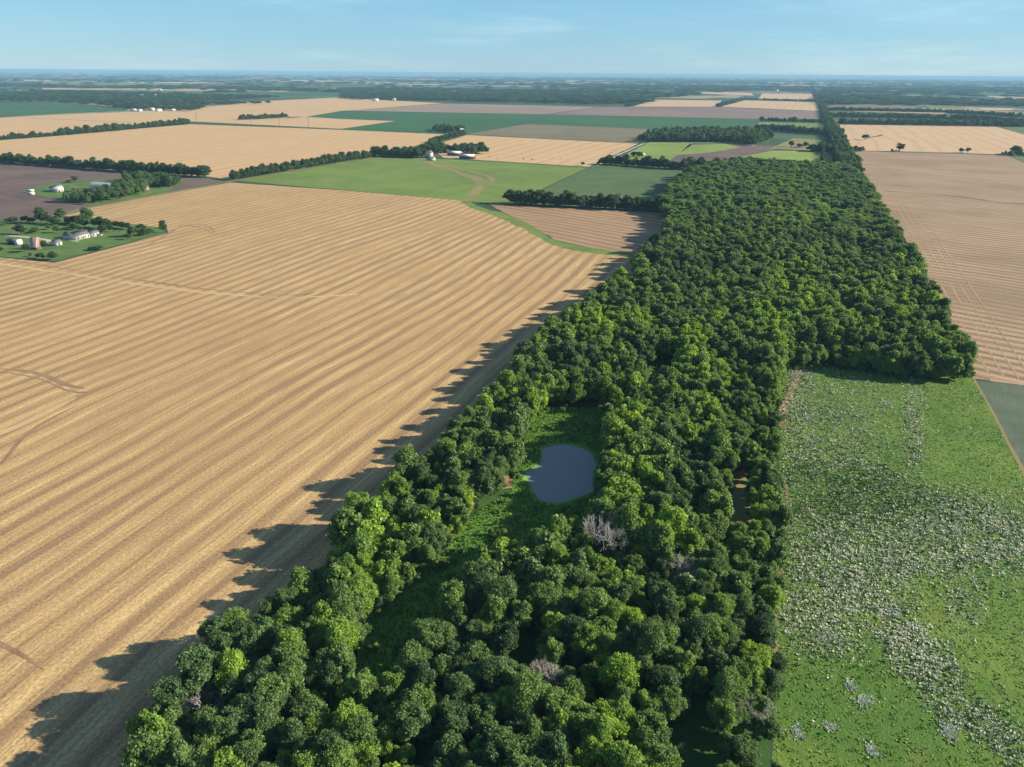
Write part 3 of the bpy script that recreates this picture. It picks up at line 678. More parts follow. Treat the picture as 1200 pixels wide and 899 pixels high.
nr = rest[dist[rest] < 620]; fr = rest[dist[rest] >= 620]
for nm, ii, src, nv in (('a', nr, src_near, 8), ('b', fr, src_mid, 5)): pass
s3 = np.stack([scl, scl, np.minimum(scl, 1.12) * (0.94 + 0.12 * hn)], 1)
allsrc = src_near + src_mid
pick = var.copy(); pick[fr] = 8 + (var[fr] % 5)
gn_scatter('woodland', np.column_stack([pts[rest], np.full(len(rest), 0.08)]), s3[rest], rotz[rest], tint[rest], pick[rest], allsrc,
           label='the rest of the long dense green wood running to the horizon between wheat and meadow')

und_p = scatter(WOOD, 4.1, 77, 0.5)
for c in CLEARW: und_p = und_p[~inside(und_p, c)]
und_p = und_p[~inside(und_p, [tuple(q) for q in (cen + (ring - cen) * 1.15)]) & (und_p[:, 1] < 620) & (und_p[:, 1] > 60)]
nu = len(und_p); us = rng.uniform(0.30, 0.58, nu)
gn_scatter('undergrowth', np.column_stack([und_p, np.full(nu, 0.08)]), np.stack([us * 1.2, us * 1.2, us], 1), rng.uniform(0, 6.28, nu), np.clip(rng.normal(0.38, 0.12, nu), 0.05, 0.7), rng.integers(0, 8, nu), src_near,
           label='leafy understorey filling the gaps between the trees of the long wood')
# dead grey trees
for k, (px, py, H, lb) in enumerate([(706, 655, 15, 'bare grey dead tree standing just below the pond'), (797, 690, 10, 'small bare grey dead tree right of the larger dead one, below the pond'),
                                     (638, 812, 8.5, 'pale dead tree skeleton in the lower middle of the woods'), (247, 845, 8.5, 'bare grey branches among trees at the lower left of the woods'), (884, 850, 7, 'grey dead tree at the meadow side of the woods near the bottom')]):
    x, y = P(px, py); o = link('dead_tree', dead_mesh('dead_tree', 900 + k, H, 4), label=lb, category='dead tree', group='dead grey trees in the woods'); o.location = (x, y, 0.08)

# ------------------------------------------------------------------ hedgerows
def hedge(name, px, width, spacing, hgt, label, seed, gaps=0.0, tn=(0.02, 0.2), zpx=True):
    line = [np.array(P(*q)) for q in px] if zpx else [np.array(q) for q in px]; r = np.random.default_rng(seed); Q = []
    for a, b in zip(line[:-1], line[1:]):
        L = np.linalg.norm(b - a); k = int(L / (spacing * 0.8)) + 1; nrm = np.array([-(b - a)[1], (b - a)[0]]) / (L + 1e-9)
        rows = max(1, int(round(width / 5.0)))
        for j in range(k):
            for w in range(rows):
                Q.append(a + (b - a) * ((j + r.uniform(-0.4, 0.4)) / k) + nrm * ((w + 0.5) / rows - 0.5 + r.uniform(-0.1, 0.1)) * width)
    Q = np.array(Q)
    if gaps: Q = Q[vnoise(Q[:, 0] / 22, Q[:, 1] / 22, seed) > gaps]
    Q = Q + r.normal(0, spacing * 0.18, Q.shape)
    n = len(Q); s = hgt / 12.0 * r.choice([0.55, 0.75, 0.95, 1.15], n) * r.uniform(0.85, 1.1, n)
    sc = np.stack([s * r.uniform(1.0, 1.7, n), s * r.uniform(1.0, 1.7, n), s], 1)
    Q2 = Q + r.normal(0, spacing * 0.35, Q.shape); Q = np.vstack([Q, Q2]); sc = np.vstack([sc * 0.92, sc * [0.75, 0.75, 0.5]]); n = len(Q)
    return gn_scatter(name, np.column_stack([Q, np.full(n, 0.05)]), sc, r.uniform(0, 6.28, n), r.uniform(*tn, n), r.integers(0, 5, n), src_mid, label=label)
def H_(px, *a, **k): return hedge('hedgerow', px, *a, **k)
hd = 0
H_([(-300, 173), (0, 190.5), (120, 199.5), (243, 208)], 9, 4.2, 12.5, 'long dark tree line between brown ploughed field and wheat field on the left', 1)
H_([(-150, 177), (0, 164), (62, 160)], 9, 5, 10, 'low dark hedge at the left edge between two wheat fields', 2)
H_([(66, 159.5), (130, 154), (223, 145)], 9, 5.5, 13, 'dark row of trees ending alone in the wheat on the left', 3, gaps=0.12)
H_([(272, 211), (340, 199.5), (440, 183.5)], 9, 4, 11, 'dark hedgerow running up from the road corner to the white farm', 4)
H_([(440, 183), (494, 185)], 20, 6, 14, 'thick trees left of the white farmhouse', 5)
H_([(505, 168), (545, 157.6)], 10, 5, 9, 'narrow hedgerow between the two white farms', 6)
H_([(597, 238.5), (700, 244), (782, 248.5)], 11, 4.2, 12.5, 'dense dark tree line above the small stubble field', 7)
H_([(703, 192.5), (745, 195), (800, 199)], 12, 4.6, 13, 'dark tree line between dull green crop and pasture', 8)
H_([(800, 198), (900, 200), (985, 202)], 16, 6.5, 13, 'trees along the far end of the long wood', 9, tn=(0.05, 0.3))
H_([(996, 206), (988, 186), (981, 168), (974, 152)], 24, 6.5, 13, 'tall belt of trees continuing from the wood to the north', 10, tn=(0.04, 0.25))
H_([(974, 152), (968, 138), (962.5, 124), (958, 114), (954, 106), (951, 99)], 20, 8, 10, 'thin far part of the tree belt running to the horizon', 26, tn=(0.04, 0.22))
H_([(893, 142.5), (967, 144.5)], 12, 8, 12, 'tree row above the small pasture by the tree belt', 11)
H_([(888, 152.5), (925, 155), (968, 158)], 24, 8, 13, 'trees below the small pasture by the tree belt', 12)
H_([(950, 177.5), (990, 178.5)], 26, 7, 13, 'clump of trees beside the tree belt at the dry paddock', 13)
H_([(985, 145.5), (1090, 147), (1230, 149)], 30, 9, 14, 'dark tree line behind the pale stubble field', 14)
H_([(972, 137), (1050, 138.5), (1150, 141), (1200, 146)], 30, 9, 13, 'second dark tree line behind the pale stubble field', 15)
H_([(968, 129.5), (1040, 131), (1110, 132.5), (1200, 138)], 30, 10, 12, 'third dark tree line behind the pale stubble field', 16)
H_([(281, 140.5), (300, 140), (336, 137.5)], 14, 8, 12, 'short row of trees standing alone in the far wheat', 17, gaps=0.15)
H_([(842, 125), (858, 121), (872, 117)], 22, 11, 12, 'diagonal tree row between two peach coloured fields', 18)
H_([(872, 117.6), (958, 119.5)], 22, 11, 11, 'thin tree row behind the peach coloured fields', 19)
H_([(735, 125), (765, 117.5)], 18, 11, 9, 'thin hedge left of the peach coloured field', 20)
H_([(990, 177), (1012, 177.2)], 14, 6, 8, 'low bushes where the boundary meets the tree belt', 21)
H_([(1085, 178.5), (1030, 177.7)], 5, 12, 4, 'scrubby bushes along the right field boundary', 22, gaps=0.5)
H_([(1176, 182), (1215, 183.5)], 12, 5, 7, 'low dark bushes below the large tree at the right edge', 23)
H_([(964, 176), (964, 196)], 6, 5, 7, 'narrow dark hedge across the pasture beside the tree belt', 24)
H_([(640, 188), (560, 186)], 4, 40, 3, 'tiny bushes below the upper wheat field', 25)
def grove(px, sp, hgt, label, seed, tn=(0.05, 0.25)):
    Q = scatter([P(*q) for q in px], sp, seed); r = np.random.default_rng(seed); n = len(Q); s = hgt / 12 * r.uniform(0.6, 1.15, n); wd = s * (1.3 + max(0, sp - 12) / 14.); _rz = r.uniform(0, 6.28, n) if sp < 12 else -GA + r.normal(0, 0.05, n)
    gn_scatter('grove', np.column_stack([Q, np.full(n, 0.05)]), np.stack([wd * (1 if sp < 12 else 1.8), wd, s], 1), _rz, r.uniform(*tn, n), r.integers(0, 5, n), src_mid, label=label)
grove([(748, 166.5), (768, 158), (800, 156), (900, 157), (906, 164), (885, 171), (850, 167)], 8.5, 14, 'dense grove behind the pale road, above the pastures', 31)
grove([(72, 237), (92, 232), (120, 229), (141, 222), (146, 211), (172, 209.5), (180, 214), (172, 227), (140, 234), (108, 240)], 6.5, 10, 'dense trees around the rounded metal barn', 32, (0.1, 0.4))
grove([(170, 221), (185, 212), (212, 214), (206, 219.5)], 6.0, 11, 'trees at the right end of the metal barn farm', 33, (0.05, 0.3))
grove([(492, 184), (490, 178), (505, 173), (530, 177), (565, 175.5), (572, 180.5), (555, 182), (530, 179.5), (508, 182)], 8.5, 12, 'trees behind the white farm buildings', 34, (0.02, 0.25))
grove([(508, 155), (510, 151.5), (545, 152.5), (543, 156.5)], 9, 11, 'trees around the farther white farm', 35, (0.02, 0.2))
grove([(-40, 122), (0, 119), (60, 120), (110, 123), (155, 129), (228, 131), (245, 124), (330, 121.5), (235, 121.5), (240, 119), (330, 114), (230, 112), (100, 108), (0, 109.5), (-40, 110)], 34, 12, 'broad band of far woods beyond the dark green field on the left', 36, (0.0, 0.25))
grove([(400, 116.8), (560, 119.5), (700, 123), (735, 121), (740, 110), (560, 105), (400, 104)], 55, 12, 'broad band of far woods beyond the grey field', 37, (0.0, 0.2))

# far quilt: fields, woods and white farm dots from 4 km outwards
far_mats = [M_wheat_far, M_pink, M_bluegreen, M_dkgreen, M_grey, M_pink, M_green, M_wheat_far, M_olive]
PROT = [[P(*q) for q in c] for c in ([(-300, 200), (0, 109), (200, 111), (330, 113), (400, 113.5), (460, 117), (740, 124), (765, 116), (880, 106.5), (955, 108), (1060, 230), (1060, 400), (-300, 500)],)]
fld = 0
fr_ = np.random.default_rng(5)
D0 = 3600.
d = D0
while d < 34000:
    step = fr_.uniform(380, 900) * (1 + d / 22000.); half = d * 0.95; a = -half + fr_.uniform(0, 500)
    while a < half * 1.25:
        w = fr_.uniform(500, 1700)
        if fr_.random() < (0.58 if a < 0 else 0.42):
            c0 = uv(d, a - d * math.tan(GA)); e0 = uv(d, a + w * 0.93 - d * math.tan(GA)); c1 = uv(d + step * fr_.uniform(0.4, 0.9), a - d * math.tan(GA)); e1 = c1 + (e0 - c0)
            cc = (c0 + e1) / 2
            corners = np.array([c0, e0, e1, c1, cc])
            if cc[1] > 500 and not inside(corners, PROT[0]).any():
                sheet_xy('distant_field', [tuple(c0), tuple(e0), tuple(e1), tuple(c1)], 0.5 + 0.04 * (fld % 12) + d / 9000., far_mats[fr_.integers(0, len(far_mats))], 4.0); fld += 1
        a += w
    d += step
print('far fields', fld)
# hand placed bright streaks
for q, m in (([(50, 103.6), (170, 103.8), (172, 105.6), (50, 105)], M_pink), ([(80, 108), (110, 106.2), (165, 107), (168, 109.4)], M_bluegreen), ([(176, 102.8), (300, 104.2), (352, 108), (176, 106)], M_wheat_far), ([(200, 108), (340, 110), (300, 113), (200, 111)], M_dkgreen),
             ([(1000, 129.4), (1110, 132.8), (1108, 134), (1000, 131)], M_pink), ([(975, 133), (1150, 137), (1150, 139.5), (975, 136.5)], M_bluegreen), ([(972, 140.5), (1150, 143.5), (1160, 146), (980, 144.5)], M_bluegreen), ([(970, 121.5), (1070, 123), (1075, 128), (970, 127.5)], M_olive),
             ([(1080, 121.5), (1122, 121.6), (1116, 127), (1088, 127)], M_green), ([(1145, 127), (1190, 127.5), (1185, 129.6), (1150, 129.3)], M_pink), ([(965, 110.6), (1118, 111.8), (1118, 113), (967, 112)], M_green), ([(723, 109), (790, 108.6), (792, 112), (727, 111.2)], M_wheat_far),
             ([(0, 93), (170, 96.5), (168, 97.6), (0, 94.5)], M_pink), ([(700, 96), (560, 93), (500, 92.6), (640, 96)], M_pink), ([(1150, 141), (1200, 142), (1200, 144), (1150, 143)], M_pink)):
    field('distant_field', q, 1.1, m, 4.0)

cl = []
rr = np.random.default_rng(12)
N0 = 15000
dd_ = 3300 * (22000 / 3300.) ** rr.random(N0); aa = rr.uniform(-0.80, 0.80, N0)
Q = np.stack([dd_ * np.tan(aa), dd_], 1)
gu = Q @ GU; gv = Q @ GV
dens = fbm(gu / 700, gv / 1500, 3) + 0.10 * (Q[:, 0] > 0.1 * Q[:, 1])
line = (np.abs((gu / 800.) % 1 - 0.5) > 0.47) | (np.abs((gv / 1600.) % 1 - 0.5) > 0.485)
keep = ((dens > 0.60) | (line & (rr.random(N0) < 0.95))) & ~inside(Q, PROT[0])
Q = Q[keep]; n = len(Q); s = rr.uniform(0.8, 1.4, n) * (1 + np.hypot(Q[:, 0], Q[:, 1]) / 20000)
wsc = rr.uniform(1.5, 3.6, n)
gn_scatter('distant_woods', np.column_stack([Q, np.full(n, 0.3)]), np.stack([s * wsc * 4.0, s * wsc * 1.1, s * 0.85], 1), -GA + np.where(rr.random(n) < 0.25, PI / 2, 0) + rr.normal(0, 0.03, n), rr.uniform(0.0, 0.2, n), rr.integers(0, 5, n), src_mid,
           label='dark woods and tree lines scattered over the far plain to the horizon')

# ------------------------------------------------------------------ low vegetation
def tufts(name, Q, hgt, wid, mats, cidx, label, seed, blades=6, z=0.05):
    """clumps of upright leaf blades, joined into one object"""
    r = np.random.default_rng(seed); n = len(Q); k = blades
    B = np.repeat(np.column_stack([Q, np.full(n, z)]), k, 0); th = r.uniform(0, 2 * PI, n * k); h = np.repeat(hgt, k) * r.uniform(0.6, 1.1, n * k); w = np.repeat(wid, k)
    lean = w * r.uniform(0.25, 0.75, n * k); dx = np.cos(th); dy = np.sin(th)
    base = B + np.stack([dx * w * 0.12, dy * w * 0.12, 0 * th], 1); tip = B + np.stack([dx * lean, dy * lean, h], 1); mid = (base + tip) / 2 + np.stack([dx * w * 0.05, dy * w * 0.05, h * 0.18], 1)
    sd_ = np.stack([-dy, dx, 0 * th], 1) * (w * 0.26)[:, None]
    V = np.stack([base - sd_ * 0.3, mid - sd_, tip, mid + sd_], 1).reshape(-1, 3); b = np.arange(n * k)[:, None] * 4
    return link(name, mesh_np(name, V, np.concatenate([b + [0, 1, 2], b + [0, 2, 3]], 0), 3, mats, fmat=np.tile(np.repeat(cidx, k), 2), fattr=np.tile(r.random(n * k), 2)), kind='stuff', label=label)
def simple_leaf(name, c):
    t = NT(name); sh = t.n.new('ShaderNodeAttribute'); sh.attribute_name = 'shade'; k = t.math('MULTIPLY_ADD', sh.outputs['Fac'], 0.7, 0.65)
    cc = t.mix(1.0, c, t.comb(k, k, k), 'MULTIPLY'); t.color(cc)
    tr = t.n.new('ShaderNodeBsdfTranslucent'); t.l.new(cc, tr.inputs[0]); mx = t.n.new('ShaderNodeMixShader'); mx.inputs[0].default_value = 0.35
    t.l.new(t.b.outputs[0], mx.inputs[1]); t.l.new(tr.outputs[0], mx.inputs[2]); t.l.new(mx.outputs[0], t.out.inputs[0]); return t.m
MW = [simple_leaf('pale_silvery_weed', (0.62, 0.64, 0.50)), simple_leaf('grey_green_weed', (0.40, 0.46, 0.31)), simple_leaf('green_weed', (0.15, 0.26, 0.05))]
MEAD = [(905, 1010), (908, 700), (912, 560), (920, 424), (1000, 424), (1140, 444), (1200, 558), (1440, 1010)]
Q = scatter([P(*q) for q in MEAD], 0.42, 8, 0.5)
pq = np.array([proj(x, y, 0) for x, y in Q]); Q = Q[(pq[:, 0] < 1225) & (pq[:, 1] < 915)]; pq = pq[(pq[:, 0] < 1225) & (pq[:, 1] < 915)]
x, y = pq[:, 0], pq[:, 1]
band = np.zeros(len(Q))
def blob(cx, cy, rx, ry, a, rot=0.0):
    dx = x - cx; dy = y - cy; c, s_ = math.cos(rot), math.sin(rot); return a * np.exp(-(((dx * c + dy * s_) / rx) ** 2 + ((-dx * s_ + dy * c) / ry) ** 2) ** 1.5)
for bb in ((1050, 625, 190, 52, 1.0, 0.05), (985, 690, 85, 75, 1.0), (985, 500, 60, 60, 0.34), (940, 560, 40, 60, 0.6), (1075, 765, 62, 30, 1.5, 0.75), (1150, 850, 80, 24, 0.8, 0.6), (935, 470, 25, 60, 0.5), (1000, 560, 60, 30, 0.8), (1130, 690, 30, 60, 0.45), (1070, 500, 14, 70, 0.5), (1190, 620, 60, 25, 0.8)):
    band = np.maximum(band, blob(*bb))
clumpn = fbm(Q[:, 0] / 3.0, Q[:, 1] / 3.0, 33); bign = fbm(Q[:, 0] / 14, Q[:, 1] / 14, 34)
pr = np.clip(band * 2.3 * (bign + 0.1) + 0.05 * bign, 0, 1) * np.clip(clumpn * 2.4 - 0.25, 0.05, 1.3)
keep = rng.random(len(Q)) < pr * 0.95
Qm = Q[keep]; pm = band[keep]
u_ = rng.random(len(Qm)) + 0.22 * (bign[keep] - 0.5); dk_ = np.exp(-(((x[keep] - 985) / 120) ** 2 + ((y[keep] - 575) / 48) ** 2)); ci = np.where(u_ < 0.40 + 0.25 * pm * (y[keep] > 640) - 0.32 * dk_, 0, np.where(u_ < 0.74 - 0.36 * dk_, 1, 3))
hh = rng.uniform(0.12, 0.34, len(Qm)); _big = rng.random(len(Qm)) < 0.10 + 0.16 * pm; ww_ = rng.uniform(0.28, 0.55, len(Qm)) + 0.45 * _big; hh = hh + 0.25 * _big
tufts('meadow_weeds', Qm, hh, ww_, MW + [simple_leaf('dark_green_weed', (0.055, 0.15, 0.035))], ci, 'pale tufted weeds standing in drifts across the green meadow', 3, 4)
print('weeds', len(Qm), len(Q))
SP = [(1045, 718, 2.6), (968, 747, 2.2), (1112, 857, 2.4), (1012, 822, 2.0), (951, 517, 2.2), (948, 490, 2.0), (935, 858, 1.6), (998, 804, 1.4), (1122, 620, 1.8), (1040, 472, 2.2), (975, 852, 1.5), (1022, 880, 1.6)]
SQ = []
for sx, sy, sr in SP:
    c_ = np.array(P(sx, sy)); k_ = int(90 * sr); th_ = rng.uniform(0, 2 * PI, k_); rad_ = sr * np.abs(rng.normal(0, 0.55, k_)) * (0.8 + 0.3 * np.sin(th_ * 2 + sx)); SQ.append(c_ + np.stack([np.cos(th_) * rad_, np.sin(th_) * rad_], 1))
SQ = np.vstack(SQ)
tufts('pale_weed_patches', SQ, rng.uniform(0.1, 0.25, len(SQ)), rng.uniform(0.5, 0.9, len(SQ)), [simple_leaf('pale_blue_green_weed', (0.50, 0.62, 0.50)), MW[1]], rng.integers(0, 2, len(SQ)), 'round pale blue-green weed patches in the meadow', 14, 6)
# grass tufts over the rest of the meadow and the glades
keep2 = ~keep & (rng.random(len(Q)) < 0.10); Qg = Q[keep2]
tufts('meadow_grass', Qg, rng.uniform(0.1, 0.28, len(Qg)), rng.uniform(0.5, 1.0, len(Qg)), [MW[2], simple_leaf('yellow_green_grass', (0.22, 0.33, 0.06))], rng.integers(0, 2, len(Qg)), 'short tufted grass of the meadow', 4, 4)
GL = [(598, 530), (620, 500), (640, 478), (705, 478), (730, 520), (722, 600), (712, 650), (640, 660), (560, 690), (470, 800), (405, 840), (390, 800), (430, 730), (500, 655), (560, 600), (600, 576)]
Q = scatter([P(*q) for q in GL], 0.7, 9, 0.5); Q = Q[~inside(Q, [tuple(q) for q in (cen + (ring - cen) * 1.05)])]; Q = Q[rng.random(len(Q)) < 0.75]
tufts('glade_weeds', Q, rng.uniform(0.25, 0.8, len(Q)), rng.uniform(0.4, 0.8, len(Q)), [simple_leaf('lush_weed', (0.12, 0.26, 0.045)), simple_leaf('bright_weed', (0.20, 0.34, 0.06))], rng.integers(0, 2, len(Q)), 'tall lush weeds of the clearing around the pond', 5, 6, 0.12)
# undergrowth along the woodland edges
EDG = np.array([P(x, y, 0) for x, y in FLOOR[:17]] ); und = []
for L_ in (FLOOR[:17], FLOOR[26:35]):
    ln = [np.array(P(*q)) for q in L_]
    for a, b in zip(ln[:-1], ln[1:]):
        k = int(np.linalg.norm(b - a) / 1.1)
        for j in range(k): und.append(a + (b - a) * j / k + rng.normal(0, 1.3, 2))
und = np.array(und)
tufts('undergrowth', und, rng.uniform(0.6, 1.8, len(und)), rng.uniform(1.0, 2.0, len(und)), [MW[2], simple_leaf('bramble', (0.09, 0.18, 0.04))], rng.integers(0, 2, len(und)), 'low undergrowth along both edges of the long wood', 6, 9)
# small shrubs in the clearing
def near_shrub(px, py, s, tnt, label):
    k = random.randrange(8); cm, tm, R, H = NEAR[k]; e = bpy.data.objects.new('shrub', None); COL.objects.link(e); e.location = (*P(px, py), 0.1)
    e.scale = (s, s, s * 0.8); e.rotation_euler = (0, 0, px); e['label'] = label; e['category'] = 'shrub'
    c = link('crown', cm, e); c['tint'] = tnt; link('trunk', tm, e)
_gq = scatter([P(*q) for q in GL], 3.6, 19, 0.5); _gq = _gq[~inside(_gq, [tuple(q) for q in (cen + (ring - cen) * 1.12)])]; _gq = _gq[rng.random(len(_gq)) < 0.4]; _n = len(_gq); _s = rng.uniform(0.10, 0.28, _n)
gn_scatter('glade_shrubs', np.column_stack([_gq, np.full(_n, 0.1)]), np.stack([_s * 1.3, _s * 1.3, _s * 0.8], 1), rng.uniform(0, 6.28, _n), rng.uniform(0.3, 0.8, _n), rng.integers(0, 8, _n), src_near, label='low scattered shrubs in the clearing around the pond')
near_shrub(507, 668, 0.42, 0.97, 'small yellow shrub alone in the dark grassy clearing')
near_shrub(525, 640, 0.72, 0.90, 'rounded yellow-green tree at the tip of the grassy clearing')
near_shrub(700, 562, 0.55, 0.95, 'yellow-green bush leaning over the right bank of the pond')
near_shrub(690, 612, 0.5, 0.86, 'yellow-green bush at the lower right corner of the pond')
near_shrub(606, 568, 0.5, 0.6, 'fresh green bush on the left bank of the pond')

# ------------------------------------------------------------------ buildings
M_white = plain('white_paint', (0.80, 0.79, 0.76), 0.7, 0.06); M_groof = plain('grey_shingle', (0.17, 0.165, 0.17), 0.9, 0.2, 2.0)
M_metal = plain('pale_metal_sheet', (0.50, 0.54, 0.58), 0.35, 0.06, 0.5, 0.6); M_rust = ribbed('rusty_ribbed_sheet', (0.24, 0.155, 0.125), (0.50, 0.43, 0.39), 1.1, 0.7)
M_timber = plain('weathered_timber', (0.17, 0.12, 0.09), 0.9, 0.3, 1.0); M_glass = plain('window_glass', (0.04, 0.05, 0.06), 0.1, 0.05, 1.0, 0.6); M_dark = plain('dark_opening', (0.03, 0.03, 0.032), 0.9, 0.1)
M_pole = plain('pole_timber', (0.20, 0.16, 0.13), 0.9, 0.2, 2.0); M_tyre = plain('tyre_rubber', (0.03, 0.03, 0.03), 0.9, 0.1)

def box(x0, x1, y0, y1, z0, z1):
    v = np.array([(x, y, z) for z in (z0, z1) for y in (y0, y1) for x in (x0, x1)], float)
    return v, np.array([(0, 2, 3), (0, 3, 1), (4, 5, 7), (4, 7, 6), (0, 1, 5), (0, 5, 4), (2, 6, 7), (2, 7, 3), (0, 4, 6), (0, 6, 2), (1, 3, 7), (1, 7, 5)])
def part(name, shapes, mat, parent):
    V, Fc = merge(shapes); return link(name, mesh_np(name, V, Fc, 3, mat), parent)
def root(name, px, py, rot, label, cat, group=None):
    e = bpy.data.objects.new(name, None); COL.objects.link(e); e.location = (*P(px, py), 0.06); e.rotation_euler = (0, 0, rot); e['label'] = label; e['category'] = cat
    if group: e['group'] = group
    return e
def gable(e, L, Wd, H, rh, wall, roof, cx=0, cy=0, nwin=3, door=True, ov=0.4, chimney=False, bigdoor=False):
    """block with its ridge along local x"""
    v = np.array([(x, y, z) for x in (-L / 2, L / 2) for (y, z) in ((-Wd / 2, 0), (Wd / 2, 0), (Wd / 2, H), (0, H + rh), (-Wd / 2, H))], float) + [cx, cy, 0]
    f = np.array([(0, 2, 1), (0, 4, 2), (4, 3, 2), (5, 6, 7), (5, 7, 9), (9, 7, 8), (0, 5, 9), (0, 9, 4), (1, 2, 7), (1, 7, 6), (0, 1, 6), (0, 6, 5)])
    part('wall', [(v, f)], wall, e)
    sh = []
    for s in (-1, 1):
        a = np.array([(-L / 2 - ov, s * 0, H + rh + 0.05), (L / 2 + ov, 0, H + rh + 0.05), (L / 2 + ov, s * (Wd / 2 + ov), H - rh * ov / (Wd / 2) + 0.05), (-L / 2 - ov, s * (Wd / 2 + ov), H - rh * ov / (Wd / 2) + 0.05)]) + [cx, cy, 0]
        v8 = np.vstack([a, a + [0, 0, 0.18]])
        sh.append((v8, np.array([(0, 1, 2), (0, 2, 3), (4, 6, 5), (4, 7, 6), (0, 4, 5), (0, 5, 1), (1, 5, 6), (1, 6, 2), (2, 6, 7), (2, 7, 3), (3, 7, 4), (3, 4, 0)])))
    rf = part('roof', sh, roof, e)
    if chimney: part('chimney', [box(cx + L * 0.2, cx + L * 0.2 + 0.9, cy - 0.4, cy + 0.4, H + rh * 0.6, H + rh + 1.0)], M_timber, rf)
    for s in (-1, 1):
        for i in range(nwin):
            x = cx - L / 2 + L * (i + 0.7) / (nwin + 0.4); y = cy + s * (Wd / 2 + 0.02)
            part('window', [box(x - 0.55, x + 0.55, min(y, y + s * 0.05), max(y, y + s * 0.05), 1.0, 2.2)], M_glass, e)
    if door: part('door', [box(cx - 0.5, cx + 0.5, cy - Wd / 2 - 0.07, cy - Wd / 2 - 0.01, 0.0, 2.1)], M_timber, e)
    if bigdoor: part('door', [box(cx + L / 2 + 0.01, cx + L / 2 + 0.08, cy - Wd * 0.28, cy + Wd * 0.28, 0.0, H * 0.85)], M_dark, e)
AX = PI / 2 - GA          # local x along the survey grid
e = root('farmhouse', 94, 279.5, AX, 'white L-shaped farmhouse with grey shingle roof in the tree-filled yard', 'house')
gable(e, 13, 8, 3.2, 2.6, M_white, M_groof, 0, 0, 4, chimney=True); gable(e, 7, 6, 2.9, 1.8, M_white, M_groof, 9.8, -2.0, 2, door=False)
e2 = root('attached_garage', 84, 279, AX - PI / 2 + 0.12, 'low grey-roofed garage joined to the left of the white farmhouse', 'garage'); gable(e2, 9, 7, 2.5, 2.0, M_white, M_groof, 0, 0, 0, door=False, bigdoor=True)
e = root('open_shed', 17.5, 286, -GA, 'long low shed with dark open front and white end wall, left of the rusty barn', 'shed')
part('wall', [box(-6, 6, 1.6, 2.0, 0, 3.0), box(5.6, 6, -2.3, 1.6, 0, 3.9), box(-6, -5.6, -2, 1.6, 0, 3.0), box(2.6, 5.6, -2, -1.8, 0, 3.0)], M_white, e)
part('roof', [box(-6.2, 5.5, -2.3, 2.2, 3.02, 3.22)], M_groof, e); part('floor', [box(-5.55, 5.55, -1.75, 1.55, 0, 0.1)], M_dark, e)
for xx in (-2.9, -0.1): part('post', [box(xx - 0.12, xx + 0.12, -1.95, -1.75, 0.1, 3.0)], M_timber, e)
e = root('rusty_barn', 43.5, 292, 0.05, 'tall narrow barn with pinkish rusty ribbed roof in the white farmhouse yard', 'barn')
v = np.array([(x, y, z) for x in (-3, 3) for (y, z) in ((-2.6, 0), (2.6, 0), (2.6, 3.4), (0.6, 8.2), (-2.6, 2.2))], float)
part('wall', [(v, np.array([(0, 2, 1), (0, 4, 2), (4, 3, 2), (5, 6, 7), (5, 7, 9), (9, 7, 8), (0, 5, 9), (0, 9, 4), (1, 2, 7), (1, 7, 6)]))], M_timber, e)
for a, b in (((-3.0, 1.6), (0.65, 8.3)), ((0.6, 8.3), (3.1, 2.3))):
    q = np.array([(-3.4, a[0], a[1] + .1), (3.4, a[0], a[1] + .1), (3.4, b[0], b[1] + .1), (-3.4, b[0], b[1] + .1)]); v8 = np.vstack([q, q + [0, 0, 0.15]])
    part('roof_panel', [(v8, np.array([(0, 2, 1), (0, 3, 2), (4, 5, 6), (4, 6, 7), (0, 1, 5), (0, 5, 4), (1, 2, 6), (1, 6, 5), (2, 3, 7), (2, 7, 6), (3, 0, 4), (3, 4, 7)]))], M_rust, e)
part('door', [box(-1.2, 1.2, -2.68, -2.61, 0, 2.1)], M_dark, e)
e = root('small_garage', 67, 287.5, AX, 'small grey-roofed outbuilding with white gable, right of the rusty barn', 'garage'); gable(e, 5, 5, 2.6, 1.8, M_white, M_groof, 0, 0, 1, ov=0.3)
e = root('parked_car', 117, 276.5, 0.3, 'pale car parked on the lawn just right of the white farmhouse', 'car')
part('body', [box(-2.2, 2.2, -0.9, 0.9, 0.35, 0.95)], M_metal, e); part('cabin', [box(-1.2, 1.3, -0.78, 0.78, 0.95, 1.5)], M_glass, e)
def wheels(e, xs, y, r=0.34):
    for xx in xs:
        for s in (-1, 1):
            V_, F_ = tube([(xx, s * y - 0.11, r), (xx, s * y + 0.11, r)], [r, r], 10)
            part('wheel', [(V_, F_)], M_tyre, e)
wheels(e, (-1.4, 1.4), 0.8)
# metal barn farm
e = root('metal_barn', 124, 222, AX - PI / 2 + 0.1, 'long rounded pale metal barn among the trees', 'barn')
th = np.linspace(0, PI, 15); L = 30
v = np.array([(x, -6 * math.cos(a), 2.0 + 5.0 * math.sin(a)) for x in (-L / 2, L / 2) for a in th]); f = []
for i in range(14): f += [(i, i + 15, i + 16), (i, i + 16, i + 1)]
part('roof', [(v, np.array(f))], M_metal, e)
v2 = []; f2 = []
for k_, xx in enumerate((-L / 2 + 0.1, L / 2 - 0.1)):
    b0 = len(v2); v2 += [(xx, 0, 0), (xx, -5.95, 0)] + [(xx, -5.95 * math.cos(a), 2.0 + 4.95 * math.sin(a)) for a in th] + [(xx, 5.95, 0)]
    f2 += [(b0, b0 + i, b0 + i + 1) for i in range(1, 17)]
part('end_wall', [(np.array(v2, float), np.array(f2))], M_white, e)
